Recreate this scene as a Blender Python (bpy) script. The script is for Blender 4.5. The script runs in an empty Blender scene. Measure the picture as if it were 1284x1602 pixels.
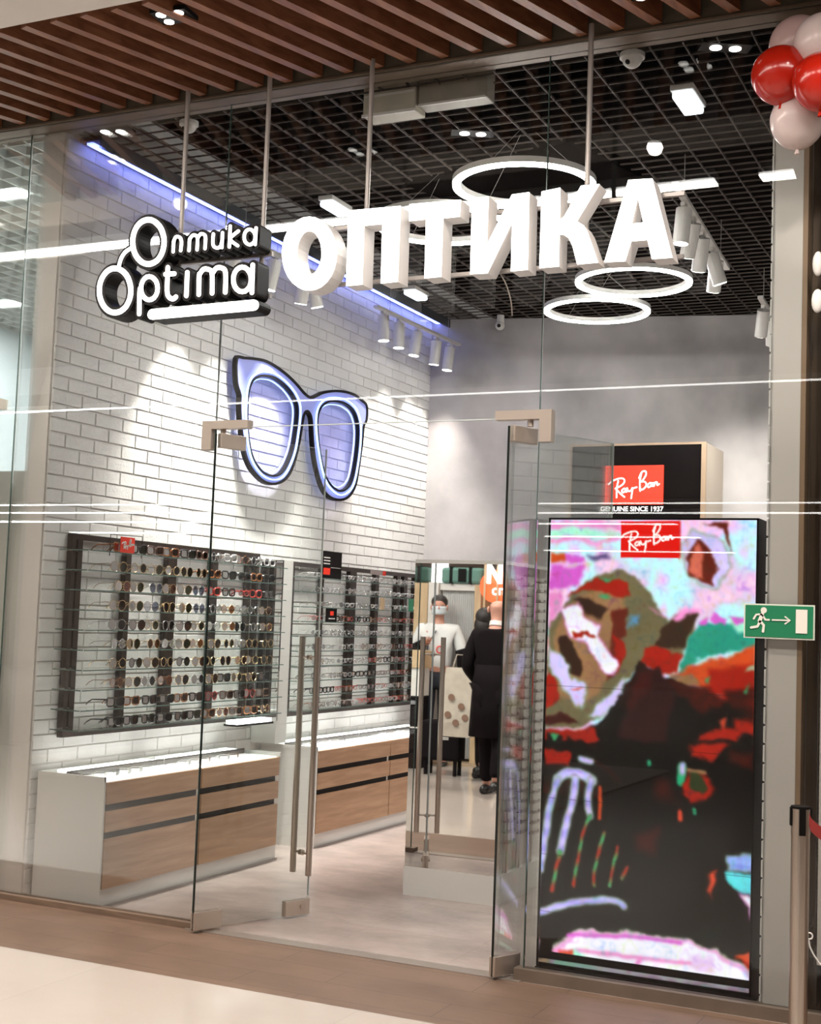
import bpy, bmesh, math, random
import numpy as np
from mathutils import Vector, Matrix
random.seed(7)
SC = bpy.context.scene
COL = SC.collection
PI = math.pi
# ---------------------------------------------------------------- camera
F_PX, YAW, PITCH, ROLL = 2121.34, 0.445799655, 0.0774231, 0.0368859
def set_camera():
    cy, sy, cp, sp = math.cos(YAW), math.sin(YAW), math.cos(PITCH), math.sin(PITCH)
    f = Vector((-sy*cp, cy*cp, sp)); r = Vector((cy, sy, 0)); u = r.cross(f)
    cr, sr = math.cos(ROLL), math.sin(ROLL)
    R = cr*r + sr*u; U = -sr*r + cr*u
    m = Matrix((( R.x, U.x, -f.x, 0), (R.y, U.y, -f.y, 0), (R.z, U.z, -f.z, 1.5), (0, 0, 0, 1)))
    cd = bpy.data.cameras.new('camera'); co = bpy.data.objects.new('camera', cd); COL.objects.link(co)
    cd.sensor_fit = 'HORIZONTAL'; cd.sensor_width = 36; cd.lens = F_PX/1284*36; cd.clip_end = 200; cd.clip_start = .05
    co.matrix_world = m; SC.camera = co
set_camera()
# ---------------------------------------------------------------- world, exposure
w = bpy.data.worlds.new('world'); SC.world = w; w.use_nodes = True
w.node_tree.nodes['Background'].inputs[0].default_value = (1.0, .93, .86, 1)
w.node_tree.nodes['Background'].inputs[1].default_value = .12
SC.view_settings.view_transform = 'Standard'; SC.view_settings.look = 'None'
SC.view_settings.exposure = 0.25; SC.view_settings.gamma = 1; SC.view_settings.use_curve_mapping = False
cyc = SC.cycles
cyc.max_bounces = 10; cyc.transparent_max_bounces = 40; cyc.glossy_bounces = 6; cyc.diffuse_bounces = 4; cyc.transmission_bounces = 8
cyc.sample_clamp_indirect = 4; cyc.caustics_reflective = False; cyc.caustics_refractive = False
# lamps' strengths
RING_E, PANEL_E, STRIP_E, SPOT_W, WALL_W, MALL_W = 52, 22, 12, 150, 85, 150
# ---------------------------------------------------------------- materials
MATS = {}
def nmat(name):
    m = bpy.data.materials.new(name); m.use_nodes = True; nt = m.node_tree
    return m, nt, nt.nodes['Principled BSDF']
def pm(name, col, rough=.5, metal=0, var=0, scale=8, bump=0, bscale=60, stretch=(1,1,1), spec=.5, coat=0, emit=None, es=0):
    if name in MATS: return MATS[name]
    m, nt, b = nmat(name)
    b.inputs['Base Color'].default_value = (*col, 1); b.inputs['Roughness'].default_value = rough
    b.inputs['Metallic'].default_value = metal; b.inputs['Specular IOR Level'].default_value = spec
    b.inputs['Coat Weight'].default_value = coat
    tc = nt.nodes.new('ShaderNodeTexCoord'); mp = nt.nodes.new('ShaderNodeMapping'); mp.inputs['Scale'].default_value = stretch
    nt.links.new(tc.outputs['Object'], mp.inputs[0])
    nz = nt.nodes.new('ShaderNodeTexNoise'); nz.inputs['Scale'].default_value = scale; nz.inputs['Detail'].default_value = 6
    nt.links.new(mp.outputs[0], nz.inputs[0])
    if var:
        mr = nt.nodes.new('ShaderNodeMapRange'); mr.inputs[1].default_value = .3; mr.inputs[2].default_value = .7
        mr.inputs[3].default_value = 1-var; mr.inputs[4].default_value = 1+var
        nt.links.new(nz.outputs[0], mr.inputs[0])
        mx = nt.nodes.new('ShaderNodeVectorMath'); mx.operation = 'SCALE'; mx.inputs[0].default_value = col
        nt.links.new(mr.outputs[0], mx.inputs['Scale']); nt.links.new(mx.outputs[0], b.inputs['Base Color'])
    if bump:
        n2 = nt.nodes.new('ShaderNodeTexNoise'); n2.inputs['Scale'].default_value = bscale; nt.links.new(mp.outputs[0], n2.inputs[0])
        bp = nt.nodes.new('ShaderNodeBump'); bp.inputs['Strength'].default_value = bump; bp.inputs['Distance'].default_value = .01
        nt.links.new(n2.outputs[0], bp.inputs['Height']); nt.links.new(bp.outputs[0], b.inputs['Normal'])
    if emit: b.inputs['Emission Color'].default_value = (*emit, 1); b.inputs['Emission Strength'].default_value = es
    MATS[name] = m; return m
def em(name, col, s):
    if name in MATS: return MATS[name]
    m, nt, b = nmat(name); b.inputs['Base Color'].default_value = (*col, 1)
    b.inputs['Emission Color'].default_value = (*col, 1); b.inputs['Emission Strength'].default_value = s
    MATS[name] = m; return m
def thin_glass(name, tint, refl=1.0, rough=0.0, base=.04):
    """a thin pane: straight-through transmission plus a Fresnel reflection"""
    if name in MATS: return MATS[name]
    m = bpy.data.materials.new(name); m.use_nodes = True; nt = m.node_tree; nt.nodes.clear()
    out = nt.nodes.new('ShaderNodeOutputMaterial'); tr = nt.nodes.new('ShaderNodeBsdfTransparent'); gl = nt.nodes.new('ShaderNodeBsdfGlossy')
    tr.inputs[0].default_value = (*tint, 1); gl.inputs['Roughness'].default_value = rough; gl.inputs[0].default_value = (1, 1, 1, 1)
    fr = nt.nodes.new('ShaderNodeFresnel'); fr.inputs[0].default_value = 1.5
    mu = nt.nodes.new('ShaderNodeMath'); mu.operation = 'MULTIPLY'; mu.inputs[1].default_value = refl; mu.use_clamp = True
    mx = nt.nodes.new('ShaderNodeMixShader')
    nt.links.new(fr.outputs[0], mu.inputs[0]); nt.links.new(mu.outputs[0], mx.inputs[0])
    nt.links.new(tr.outputs[0], mx.inputs[1]); nt.links.new(gl.outputs[0], mx.inputs[2]); nt.links.new(mx.outputs[0], out.inputs[0])
    MATS[name] = m; return m
def wood(name, c1, c2, rough=.45, scale=(1, 14, 14), ns=2.2, coat=0):
    if name in MATS: return MATS[name]
    m, nt, b = nmat(name); b.inputs['Roughness'].default_value = rough; b.inputs['Coat Weight'].default_value = coat
    tc = nt.nodes.new('ShaderNodeTexCoord'); mp = nt.nodes.new('ShaderNodeMapping'); mp.inputs['Scale'].default_value = scale
    nz = nt.nodes.new('ShaderNodeTexNoise'); nz.inputs['Scale'].default_value = ns; nz.inputs['Detail'].default_value = 8; nz.inputs['Distortion'].default_value = .6
    cr = nt.nodes.new('ShaderNodeValToRGB'); cr.color_ramp.elements[0].position = .35; cr.color_ramp.elements[1].position = .68
    cr.color_ramp.elements[0].color = (*c1, 1); cr.color_ramp.elements[1].color = (*c2, 1)
    nt.links.new(tc.outputs['Object'], mp.inputs[0]); nt.links.new(mp.outputs[0], nz.inputs[0]); nt.links.new(nz.outputs[0], cr.inputs[0]); nt.links.new(cr.outputs[0], b.inputs['Base Color'])
    MATS[name] = m; return m
def tile_floor(name, col, grout, tx, ty, rough, var, ns, gw=.004, rot=0, offset=.0, c2=None):
    m, nt, b = nmat(name); b.inputs['Roughness'].default_value = rough
    tc = nt.nodes.new('ShaderNodeTexCoord'); mp = nt.nodes.new('ShaderNodeMapping'); mp.inputs['Rotation'].default_value = (0, 0, rot)
    br = nt.nodes.new('ShaderNodeTexBrick'); br.offset = offset; br.inputs['Scale'].default_value = 1
    br.inputs['Brick Width'].default_value = tx; br.inputs['Row Height'].default_value = ty; br.inputs['Mortar Size'].default_value = gw
    br.inputs['Color1'].default_value = (*col, 1); br.inputs['Color2'].default_value = (*(c2 or [c*.93 for c in col]), 1); br.inputs['Mortar'].default_value = (*grout, 1)
    br.inputs['Mortar Smooth'].default_value = .3
    nz = nt.nodes.new('ShaderNodeTexNoise'); nz.inputs['Scale'].default_value = ns; nz.inputs['Detail'].default_value = 9; nz.inputs['Roughness'].default_value = .65
    mp2 = nt.nodes.new('ShaderNodeMapping'); mp2.inputs['Scale'].default_value = (1, 1.5, 1)
    mr = nt.nodes.new('ShaderNodeMapRange'); mr.inputs[1].default_value = .3; mr.inputs[2].default_value = .7; mr.inputs[3].default_value = 1-var; mr.inputs[4].default_value = 1+var
    sc = nt.nodes.new('ShaderNodeVectorMath'); sc.operation = 'SCALE'
    L = nt.links.new
    L(tc.outputs['Object'], mp.inputs[0]); L(mp.outputs[0], br.inputs[0]); L(tc.outputs['Object'], mp2.inputs[0]); L(mp2.outputs[0], nz.inputs[0])
    L(nz.outputs[0], mr.inputs[0]); L(br.outputs[0], sc.inputs[0]); L(mr.outputs[0], sc.inputs['Scale']); L(sc.outputs[0], b.inputs['Base Color'])
    MATS[name] = m; return m
M = dict(
 white=pm('white_paint', (.74, .70, .66), .6, var=.03, scale=3), wpanel=pm('white_laminate', (.70, .69, .66), .25, var=.02, scale=2),
 brick=pm('white_brick', (.76, .75, .73), .55, var=.05, scale=5, bump=.25, bscale=90), mortar=pm('mortar', (.70, .68, .66), .9, var=.1),
 dark=pm('dark_bronze_metal', (.030, .020, .016), .38, .3, var=.2, scale=20), black=pm('black_plastic', (.005, .004, .004), .5, spec=.15),
 blackg=pm('black_gloss', (.008, .006, .006), .08), void=pm('black_void', (.004, .0035, .0035), .9, spec=0),
 grid=pm('black_ceiling_grid', (.075, .060, .053), .6, spec=.2), wgrid=pm('white_ceiling_grid', (.62, .64, .62), .5),
 steel=pm('brushed_steel', (.55, .48, .42), .28, 1, var=.08, scale=30, stretch=(1, 1, .05)), chrome=pm('chrome', (.8, .8, .8), .08, 1),
 fitting=pm('satin_fitting', (.56, .48, .41), .35, .75), rod=pm('grey_rod', (.36, .33, .31), .4, .4),
 beam=pm('beam_taupe', (.155, .115, .082), .5, .2, var=.15, scale=6), fascia=pm('fascia_olive', (.10, .085, .06), .7, var=.1),
 oak=wood('oak_drawer', (.34, .195, .11), (.46, .285, .17), .42, (3, 1.2, 16), 2.0),
 slat=wood('slat_wood', (.17, .062, .028), (.29, .118, .058), .4, (14, 1.5, 14), 2.0),
 sill=wood('sill_wood', (.15, .10, .07), (.22, .15, .105), .45, (2, 14, 14), 2.0),
 lwood=wood('light_oak', (.50, .36, .21), (.64, .49, .31), .45, (8, 8, 1), 2.0),
 glass=thin_glass('shop_glass', (.975, .985, .98), .62), leaf=thin_glass('door_glass', (.955, .975, .965), .6), shelfg=thin_glass('shelf_glass', (.985, .995, .99), .25),
 gedge=pm('glass_edge', (.05, .09, .08), .15), mirror=pm('mirror', (.86, .86, .85), .015, 1),
 concrete=pm('concrete_plaster', (.47, .445, .44), .75, var=.34, scale=1.7, bump=.08, bscale=30, stretch=(1, 1, .8)),
 emw=em('lamp_white', (1, .97, .93), RING_E), emp=em('counter_light', (1, .98, .95), 5.0), sign=em('sign_white', (1, .98, .96), 3.2), ems=em('strip_light', (1, .97, .94), STRIP_E),
 spotf=em('spot_face', (1, .96, .9), 12), down=em('downlight_face', (1, .95, .88), 5), panel=em('panel_lamp', (.93, .97, 1), PANEL_E),
 blue=em('blue_led', (.20, .26, 1.0), 7), bluel=em('ice_blue_led', (.35, .55, 1.0), 2.6),
 whitep=pm('white_plastic', (.72, .70, .67), .4), cream=pm('cream_plastic', (.50, .46, .38), .5, var=.08, scale=9), orange=pm('card_red', (.75, .035, .012), .5), green=pm('green_sign', (.01, .17, .075), .4),
 redb=pm('balloon_red', (.44, .014, .005), .18, spec=.6), whiteb=pm('balloon_white', (.72, .60, .58), .2), pinkb=pm('balloon_pink', (.60, .42, .40), .22),
)
M['tilew'] = tile_floor('mall_white_tile', (.49, .435, .39), (.43, .38, .335), 1.2, 1.2, .12, .03, 1.6, .002)
M['tileb'] = tile_floor('brown_plank_tile', (.175, .112, .079), (.09, .06, .043), .9, .20, .38, .20, 3.2, .003, 0, .37, (.152, .098, .069))
M['tiles'] = tile_floor('shop_grey_tile', (.37, .308, .28), (.30, .245, .22), .6, .6, .24, .26, 1.9, .002, 0, 0)
# ---------------------------------------------------------------- mesh helpers
class MB:
    def __init__(s): s.v = []; s.f = []
    def add(s, vs, fs):
        n = len(s.v); s.v += [tuple(p) for p in vs]; s.f += [tuple(i+n for i in f) for f in fs]; return s
    def box(s, x0, x1, y0, y1, z0, z1):
        return s.add([(x0,y0,z0),(x1,y0,z0),(x1,y1,z0),(x0,y1,z0),(x0,y0,z1),(x1,y0,z1),(x1,y1,z1),(x0,y1,z1)],
                     [(0,3,2,1),(4,5,6,7),(0,1,5,4),(1,2,6,5),(2,3,7,6),(3,0,4,7)])
    def prism(s, a, b, wd, z0, z1, side=0):
        """vertical slab along the floor line a-b; wd thick (side: -1,0,1 = which side of the line)"""
        a = Vector(a); b = Vector(b); d = (b-a).normalized(); n = Vector((-d.y, d.x))
        o0 = n*wd*(side-1)/2; o1 = n*wd*(side+1)/2
        q = [a+o0, b+o0, b+o1, a+o1]
        return s.add([(p.x, p.y, z0) for p in q]+[(p.x, p.y, z1) for p in q], [(0,3,2,1),(4,5,6,7),(0,1,5,4),(1,2,6,5),(2,3,7,6),(3,0,4,7)])
    def tube(s, pts, r, n=8, closed=False, caps=True, flat=None):
        pts = [Vector(p) for p in pts]; k = len(pts); base = len(s.v); prev = None
        rr = r if isinstance(r, (list, tuple)) else [r]*k
        for i, p in enumerate(pts):
            if closed: t = pts[(i+1) % k]-pts[i-1]
            else: t = pts[min(i+1, k-1)]-pts[max(i-1, 0)]
            t = t.normalized() if t.length > 1e-9 else Vector((0,0,1))
            if prev is None: u = t.orthogonal().normalized()
            else:
                u = prev-t*prev.dot(t); u = u.normalized() if u.length > 1e-6 else t.orthogonal().normalized()
            prev = u; v = t.cross(u)
            for j in range(n):
                a = 2*PI*j/n; s.v.append(tuple(p+(u*math.cos(a)+v*math.sin(a))*rr[i]))
        for i in range(k if closed else k-1):
            for j in range(n):
                a = base+i*n+j; b = base+i*n+(j+1) % n; c = base+((i+1) % k)*n+(j+1) % n; d = base+((i+1) % k)*n+j
                s.f.append((a, b, c, d))
        if caps and not closed:
            s.f.append(tuple(base+j for j in reversed(range(n)))); s.f.append(tuple(base+(k-1)*n+j for j in range(n)))
        return s
    def cyl(s, p0, p1, r, n=16, r2=None): return s.tube([p0, p1], [r, r if r2 is None else r2], n)
    def disc(s, c, r, n=20, nrm=(0, 0, -1), t=.002):
        c = Vector(c); nn = Vector(nrm).normalized(); return s.tube([c, c+nn*t], r, n)
    def sph(s, c, r, sx=1, sy=1, sz=1, nu=20, nv=14):
        base = len(s.v)
        for i in range(nv+1):
            a = PI*i/nv
            for j in range(nu):
                b = 2*PI*j/nu; s.v.append((c[0]+r*sx*math.sin(a)*math.cos(b), c[1]+r*sy*math.sin(a)*math.sin(b), c[2]+r*sz*math.cos(a)))
        for i in range(nv):
            for j in range(nu): s.f.append((base+i*nu+j, base+(i+1)*nu+j, base+(i+1)*nu+(j+1) % nu, base+i*nu+(j+1) % nu))
        return s
    def loft(s, rings, caps=True):
        base = len(s.v); n = len(rings[0])
        for r in rings: s.v += [tuple(p) for p in r]
        for i in range(len(rings)-1):
            for j in range(n): s.f.append((base+i*n+j, base+i*n+(j+1) % n, base+(i+1)*n+(j+1) % n, base+(i+1)*n+j))
        if caps: s.f.append(tuple(base+j for j in reversed(range(n)))); s.f.append(tuple(base+(len(rings)-1)*n+j for j in range(n)))
        return s
    def build(s, name, mat, parent=None, smooth=False, bevel=0, org=None):
        o = Vector(org) if org is not None else (parent.location if parent is not None else Vector((0, 0, 0)))
        if parent is not None and parent.parent is not None and org is None: o = parent.parent.location
        me = bpy.data.meshes.new(name); me.from_pydata([tuple(Vector(p)-o) for p in s.v], [], s.f)
        bm = bmesh.new(); bm.from_mesh(me); bmesh.ops.recalc_face_normals(bm, faces=bm.faces)
        if bevel: bmesh.ops.bevel(bm, geom=list(bm.edges), offset=bevel, segments=2, affect='EDGES', profile=.5)
        bm.to_mesh(me); bm.free()
        if smooth: me.shade_smooth()
        me.materials.append(mat if not isinstance(mat, str) else M[mat])
        ob = bpy.data.objects.new(name, me); COL.objects.link(ob)
        if parent is not None: ob.parent = parent
        elif org is not None: ob.location = o
        return ob
def thing(name, label, cat, loc=(0, 0, 0), rz=0, group=None):
    o = bpy.data.objects.new(name, None); COL.objects.link(o); o.location = loc; o.rotation_euler = (0, 0, rz); o.empty_display_size = .05
    o['label'] = label; o['category'] = cat
    if group: o['group'] = group
    return o
def tag(o, label, cat, group=None, kind=None):
    o['label'] = label; o['category'] = cat
    if group: o['group'] = group
    if kind: o['kind'] = kind
    return o
def struct(name, mb, mat, **k):
    o = mb.build(name, mat, **k); o['kind'] = 'structure'; return o
def outline(name, loops, depth, to3d, mat, parent=None, front=0.0, org=None):
    """filled 2D loops (holes by even-odd) pushed back by depth; to3d(a, b, d) gives the point"""
    cu = bpy.data.curves.new('tmp', 'CURVE'); cu.dimensions = '2D'; cu.fill_mode = 'BOTH'; cu.extrude = depth/2
    for lp in loops:
        sp = cu.splines.new('POLY'); sp.points.add(len(lp)-1); sp.use_cyclic_u = True
        for q, p in zip(sp.points, lp): q.co = (p[0], p[1], 0, 1)
    ob = bpy.data.objects.new('tmp', cu); COL.objects.link(ob)
    dg = bpy.context.evaluated_depsgraph_get(); me = bpy.data.meshes.new_from_object(ob.evaluated_get(dg))
    mb = MB(); mb.add([to3d(v.co.x, v.co.y, front+depth/2-v.co.z) for v in me.vertices], [tuple(p.vertices) for p in me.polygons])
    bpy.data.objects.remove(ob); bpy.data.curves.remove(cu); bpy.data.meshes.remove(me)
    return mb.build(name, mat, parent, org=org)
def smooth_path(pts, n=6, closed=False):
    P = [Vector(p) for p in pts]; out = []; k = len(P)
    if k < 3 and not closed: return [tuple(p) for p in P]
    for i in range(k if closed else k-1):
        if closed: a, b, c, d = P[i-1], P[i], P[(i+1) % k], P[(i+2) % k]
        else: a, b, c, d = P[max(i-1, 0)], P[i], P[i+1], P[min(i+2, k-1)]
        for j in range(n):
            t = j/n; out.append(tuple(.5*((2*b)+(c-a)*t+(2*a-5*b+4*c-d)*t*t+(3*b-3*c+d-a)*t**3)))
    if not closed: out.append(tuple(P[-1]))
    return out
def stroke_mb(mb, pts, wd, depth, to3d, front=0.0, n=8):
    """a flat stroke with round ends drawn along pts (2D) and pushed back by depth"""
    P = [Vector(p) for p in pts]; r = wd/2
    closed = (P[0]-P[-1]).length < 1e-3 and len(P) > 8
    if closed: P = P[:-1]
    k = len(P); Lf = []; Rt = []
    for i, p in enumerate(P):
        t = (P[(i+1) % k]-P[i-1]) if closed else (P[min(i+1, k-1)]-P[max(i-1, 0)])
        t.normalize(); nn = Vector((-t.y, t.x)); Lf.append(p+nn*r); Rt.append(p-nn*r)
    base = len(mb.v)
    if closed:
        for q in (Lf, Rt):
            for d in (front, front+depth): mb.v += [to3d(p.x, p.y, d) for p in q]
        lf, lb, rf, rb = base, base+k, base+2*k, base+3*k
        for i in range(k):
            j = (i+1) % k
            mb.f += [(lf+i, lf+j, rf+j, rf+i), (lb+i, lb+j, rb+j, rb+i), (lf+i, lf+j, lb+j, lb+i), (rf+i, rf+j, rb+j, rb+i)]
        return
    def cap(c, a):
        return [c+Vector((math.cos(a+PI*j/n), math.sin(a+PI*j/n)))*r for j in range(1, n)]
    t1 = (P[-1]-P[-2]).normalized(); t0 = (P[1]-P[0]).normalized()
    loop = Rt+cap(P[-1], math.atan2(-t1.x, t1.y))+Lf[::-1]+cap(P[0], math.atan2(t0.x, -t0.y))
    m = len(loop); mb.v += [to3d(p.x, p.y, front) for p in loop]+[to3d(p.x, p.y, front+depth) for p in loop]
    cn = n-1
    for off in (0, m):
        for i in range(k-1): mb.f.append((base+off+i, base+off+i+1, base+off+2*k+cn-2-i, base+off+2*k+cn-1-i))
        mb.f.append(tuple(base+off+i for i in range(k-1, k+cn+1)))
        mb.f.append(tuple(base+off+i % m for i in range(2*k+cn-1, m+1)))
    for i in range(m): mb.f.append((base+i, base+(i+1) % m, base+m+(i+1) % m, base+m+i))
def text_mb(mb, s, size, to3d, depth=.002, sx=1, bold=0):
    cu = bpy.data.curves.new('tmp', 'FONT'); cu.body = s; cu.size = size; cu.extrude = depth/2; cu.offset = bold; cu.align_x = 'CENTER'; cu.align_y = 'CENTER'
    ob = bpy.data.objects.new('tmp', cu); COL.objects.link(ob)
    dg = bpy.context.evaluated_depsgraph_get(); me = bpy.data.meshes.new_from_object(ob.evaluated_get(dg))
    mb.add([to3d(v.co.x*sx, v.co.y, depth/2-v.co.z) for v in me.vertices], [tuple(p.vertices) for p in me.polygons])
    bpy.data.objects.remove(ob); bpy.data.curves.remove(cu); bpy.data.meshes.remove(me)
def copy_tree(o, parent=None):
    c = o.copy(); COL.objects.link(c); c.parent = parent
    for ch in list(o.children): copy_tree(ch, c)
    return c
SIGN = [[[(-2.895,3.103),(-2.897,3.066),(-2.906,3.031),(-2.921,3.0),(-2.942,2.975),(-2.967,2.957),(-2.997,2.947),(-3.028,2.945),(-3.06,2.951),(-3.09,2.966),(-3.119,2.988),(-3.143,3.017),(-3.162,3.051),(-3.174,3.088),(-3.18,3.127),(-3.178,3.165),(-3.169,3.201),(-3.154,3.232),(-3.132,3.257),(-3.106,3.275),(-3.076,3.285),(-3.044,3.286),(-3.013,3.279),(-2.982,3.263),(-2.954,3.24),(-2.931,3.211),(-2.913,3.178),(-2.901,3.141)],[(-2.973,3.113),(-2.973,3.09),(-2.977,3.07),(-2.984,3.051),(-2.993,3.036),(-3.004,3.025),(-3.017,3.019),(-3.031,3.017),(-3.046,3.021),(-3.06,3.029),(-3.072,3.042),(-3.083,3.059),(-3.092,3.079),(-3.098,3.101),(-3.1,3.123),(-3.1,3.146),(-3.096,3.167),(-3.089,3.185),(-3.08,3.201),(-3.068,3.212),(-3.055,3.218),(-3.041,3.219),(-3.027,3.215),(-3.013,3.207),(-3.0,3.193),(-2.99,3.177),(-2.981,3.157),(-2.976,3.135)]],[[(-2.845,3.294),(-2.587,3.29),(-2.587,2.953),(-2.669,2.951),(-2.673,3.217),(-2.763,3.218),(-2.761,2.953),(-2.841,2.952)]],[[(-2.543,3.293),(-2.3,3.288),(-2.303,3.215),(-2.381,3.215),(-2.38,2.959),(-2.459,2.958),(-2.461,3.218),(-2.542,3.218)]],[[(-2.248,3.291),(-2.172,3.289),(-2.174,3.078),(-2.066,3.287),(-1.989,3.289),(-1.986,2.959),(-2.06,2.958),(-2.062,3.167),(-2.166,2.958),(-2.245,2.96)]],[[(-1.934,3.286),(-1.853,3.294),(-1.851,3.158),(-1.832,3.17),(-1.763,3.293),(-1.684,3.291),(-1.777,3.145),(-1.747,3.125),(-1.729,3.094),(-1.704,3.026),(-1.682,2.965),(-1.77,2.964),(-1.792,3.042),(-1.81,3.077),(-1.83,3.093),(-1.851,3.097),(-1.85,2.962),(-1.934,2.962)]],[[(-1.563,3.295),(-1.464,3.291),(-1.375,2.96),(-1.458,2.961),(-1.478,3.041),(-1.545,3.041),(-1.568,2.961),(-1.655,2.964)],[(-1.522,3.219),(-1.497,3.114),(-1.545,3.113)]]]
LOGO = [(0.03,[(-3.838,3.239),(-3.839,3.218),(-3.843,3.198),(-3.85,3.18),(-3.86,3.165),(-3.873,3.152),(-3.889,3.144),(-3.906,3.139),(-3.923,3.138),(-3.942,3.142),(-3.959,3.149),(-3.976,3.161),(-3.991,3.176),(-4.004,3.193),(-4.014,3.213),(-4.02,3.234),(-4.023,3.255),(-4.023,3.277),(-4.019,3.297),(-4.012,3.315),(-4.001,3.331),(-3.988,3.343),(-3.972,3.352),(-3.955,3.356),(-3.937,3.357),(-3.919,3.353),(-3.901,3.345),(-3.885,3.333),(-3.87,3.319),(-3.857,3.301),(-3.848,3.281),(-3.841,3.261),(-3.838,3.239)]),(0.03,[(-4.019,3.017),(-4.019,2.995),(-4.023,2.975),(-4.031,2.957),(-4.041,2.941),(-4.055,2.929),(-4.07,2.92),(-4.087,2.915),(-4.106,2.914),(-4.124,2.917),(-4.142,2.924),(-4.16,2.936),(-4.175,2.95),(-4.188,2.968),(-4.198,2.987),(-4.205,3.008),(-4.208,3.03),(-4.208,3.052),(-4.204,3.072),(-4.196,3.09),(-4.185,3.106),(-4.172,3.119),(-4.156,3.128),(-4.139,3.133),(-4.12,3.133),(-4.102,3.13),(-4.084,3.122),(-4.067,3.111),(-4.051,3.096),(-4.039,3.079),(-4.029,3.059),(-4.022,3.038),(-4.019,3.017)]),(0.02,[(-4.097,3.145),(-4.087,3.179),(-4.066,3.207),(-4.035,3.224)]),(0.017,[(-3.783,3.187),(-3.783,3.24)]),(0.017,[(-3.783,3.236),(-3.774,3.256),(-3.756,3.257),(-3.743,3.246),(-3.738,3.225),(-3.74,3.189)]),(0.017,[(-3.693,3.185),(-3.692,3.239)]),(0.017,[(-3.692,3.241),(-3.677,3.256),(-3.659,3.255),(-3.648,3.24),(-3.647,3.185)]),(0.017,[(-3.648,3.239),(-3.634,3.258),(-3.616,3.257),(-3.603,3.242),(-3.603,3.187)]),(0.017,[(-3.56,3.253),(-3.56,3.209),(-3.55,3.19),(-3.531,3.184),(-3.516,3.192),(-3.51,3.212)]),(0.017,[(-3.509,3.254),(-3.509,3.184)]),(0.017,[(-3.468,3.282),(-3.468,3.183)]),(0.017,[(-3.422,3.254),(-3.465,3.221),(-3.422,3.185)]),(0.017,[(-3.329,3.218),(-3.33,3.207),(-3.333,3.197),(-3.34,3.19),(-3.348,3.185),(-3.357,3.184),(-3.366,3.187),(-3.375,3.193),(-3.382,3.201),(-3.387,3.212),(-3.389,3.223),(-3.388,3.234),(-3.385,3.244),(-3.378,3.252),(-3.37,3.256),(-3.361,3.257),(-3.351,3.254),(-3.343,3.248),(-3.336,3.24),(-3.331,3.229),(-3.329,3.218)]),(0.017,[(-3.326,3.26),(-3.327,3.183)]),(0.025,[(-3.862,3.017),(-3.863,2.999),(-3.869,2.984),(-3.879,2.972),(-3.892,2.965),(-3.907,2.963),(-3.922,2.967),(-3.936,2.976),(-3.948,2.989),(-3.956,3.006),(-3.959,3.024),(-3.958,3.041),(-3.952,3.057),(-3.942,3.069),(-3.929,3.076),(-3.914,3.077),(-3.899,3.073),(-3.885,3.064),(-3.873,3.051),(-3.865,3.034),(-3.862,3.017)]),(0.025,[(-3.96,3.025),(-3.966,3.011),(-3.962,2.899)]),(0.025,[(-3.809,3.113),(-3.806,2.999),(-3.793,2.969),(-3.771,2.958),(-3.754,2.967)]),(0.025,[(-3.821,3.081),(-3.77,3.08)]),(0.025,[(-3.696,3.08),(-3.695,2.969)]),(0.025,[(-3.625,2.97),(-3.628,3.067)]),(0.025,[(-3.625,3.067),(-3.606,3.088),(-3.577,3.085),(-3.557,3.065),(-3.551,2.971)]),(0.025,[(-3.555,3.063),(-3.534,3.088),(-3.503,3.086),(-3.482,3.063),(-3.478,2.97)]),(0.025,[(-3.34,3.02),(-3.341,3.002),(-3.347,2.987),(-3.357,2.975),(-3.37,2.967),(-3.385,2.966),(-3.4,2.969),(-3.415,2.979),(-3.426,2.992),(-3.434,3.009),(-3.437,3.027),(-3.436,3.045),(-3.43,3.061),(-3.42,3.073),(-3.407,3.08),(-3.392,3.082),(-3.376,3.078),(-3.362,3.068),(-3.351,3.055),(-3.343,3.038),(-3.34,3.02)]),(0.025,[(-3.335,3.087),(-3.333,2.958)])]
PILL = (0.05,[(-3.883,2.891),(-3.318,2.898)])
GOUT = [(7.135,3.084),(7.213,3.103),(7.361,3.124),(7.482,3.132),(7.625,3.117),(7.773,3.085),(7.893,3.046),(7.998,3.004),(8.086,2.99),(8.171,3.019),(8.258,3.054),(8.419,3.093),(8.568,3.112),(8.723,3.115),(8.844,3.092),(8.927,3.064),(8.932,2.961),(8.89,2.908),(8.879,2.803),(8.858,2.689),(8.83,2.555),(8.799,2.46),(8.727,2.379),(8.616,2.332),(8.467,2.322),(8.354,2.351),(8.277,2.414),(8.205,2.52),(8.162,2.619),(8.135,2.721),(8.119,2.806),(8.097,2.863),(8.046,2.89),(8.002,2.858),(7.983,2.786),(7.958,2.679),(7.918,2.555),(7.861,2.455),(7.784,2.387),(7.66,2.345),(7.534,2.344),(7.424,2.381),(7.337,2.435),(7.279,2.508),(7.242,2.599),(7.211,2.706),(7.195,2.807),(7.193,2.862),(7.148,2.934)]
GL = [(7.483,3.037),(7.6,3.044),(7.73,3.018),(7.832,2.976),(7.901,2.919),(7.919,2.845),(7.904,2.723),(7.873,2.6),(7.808,2.491),(7.733,2.423),(7.639,2.396),(7.53,2.401),(7.434,2.439),(7.361,2.502),(7.316,2.593),(7.292,2.702),(7.283,2.813),(7.29,2.902),(7.328,2.973),(7.4,3.017)]
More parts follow.
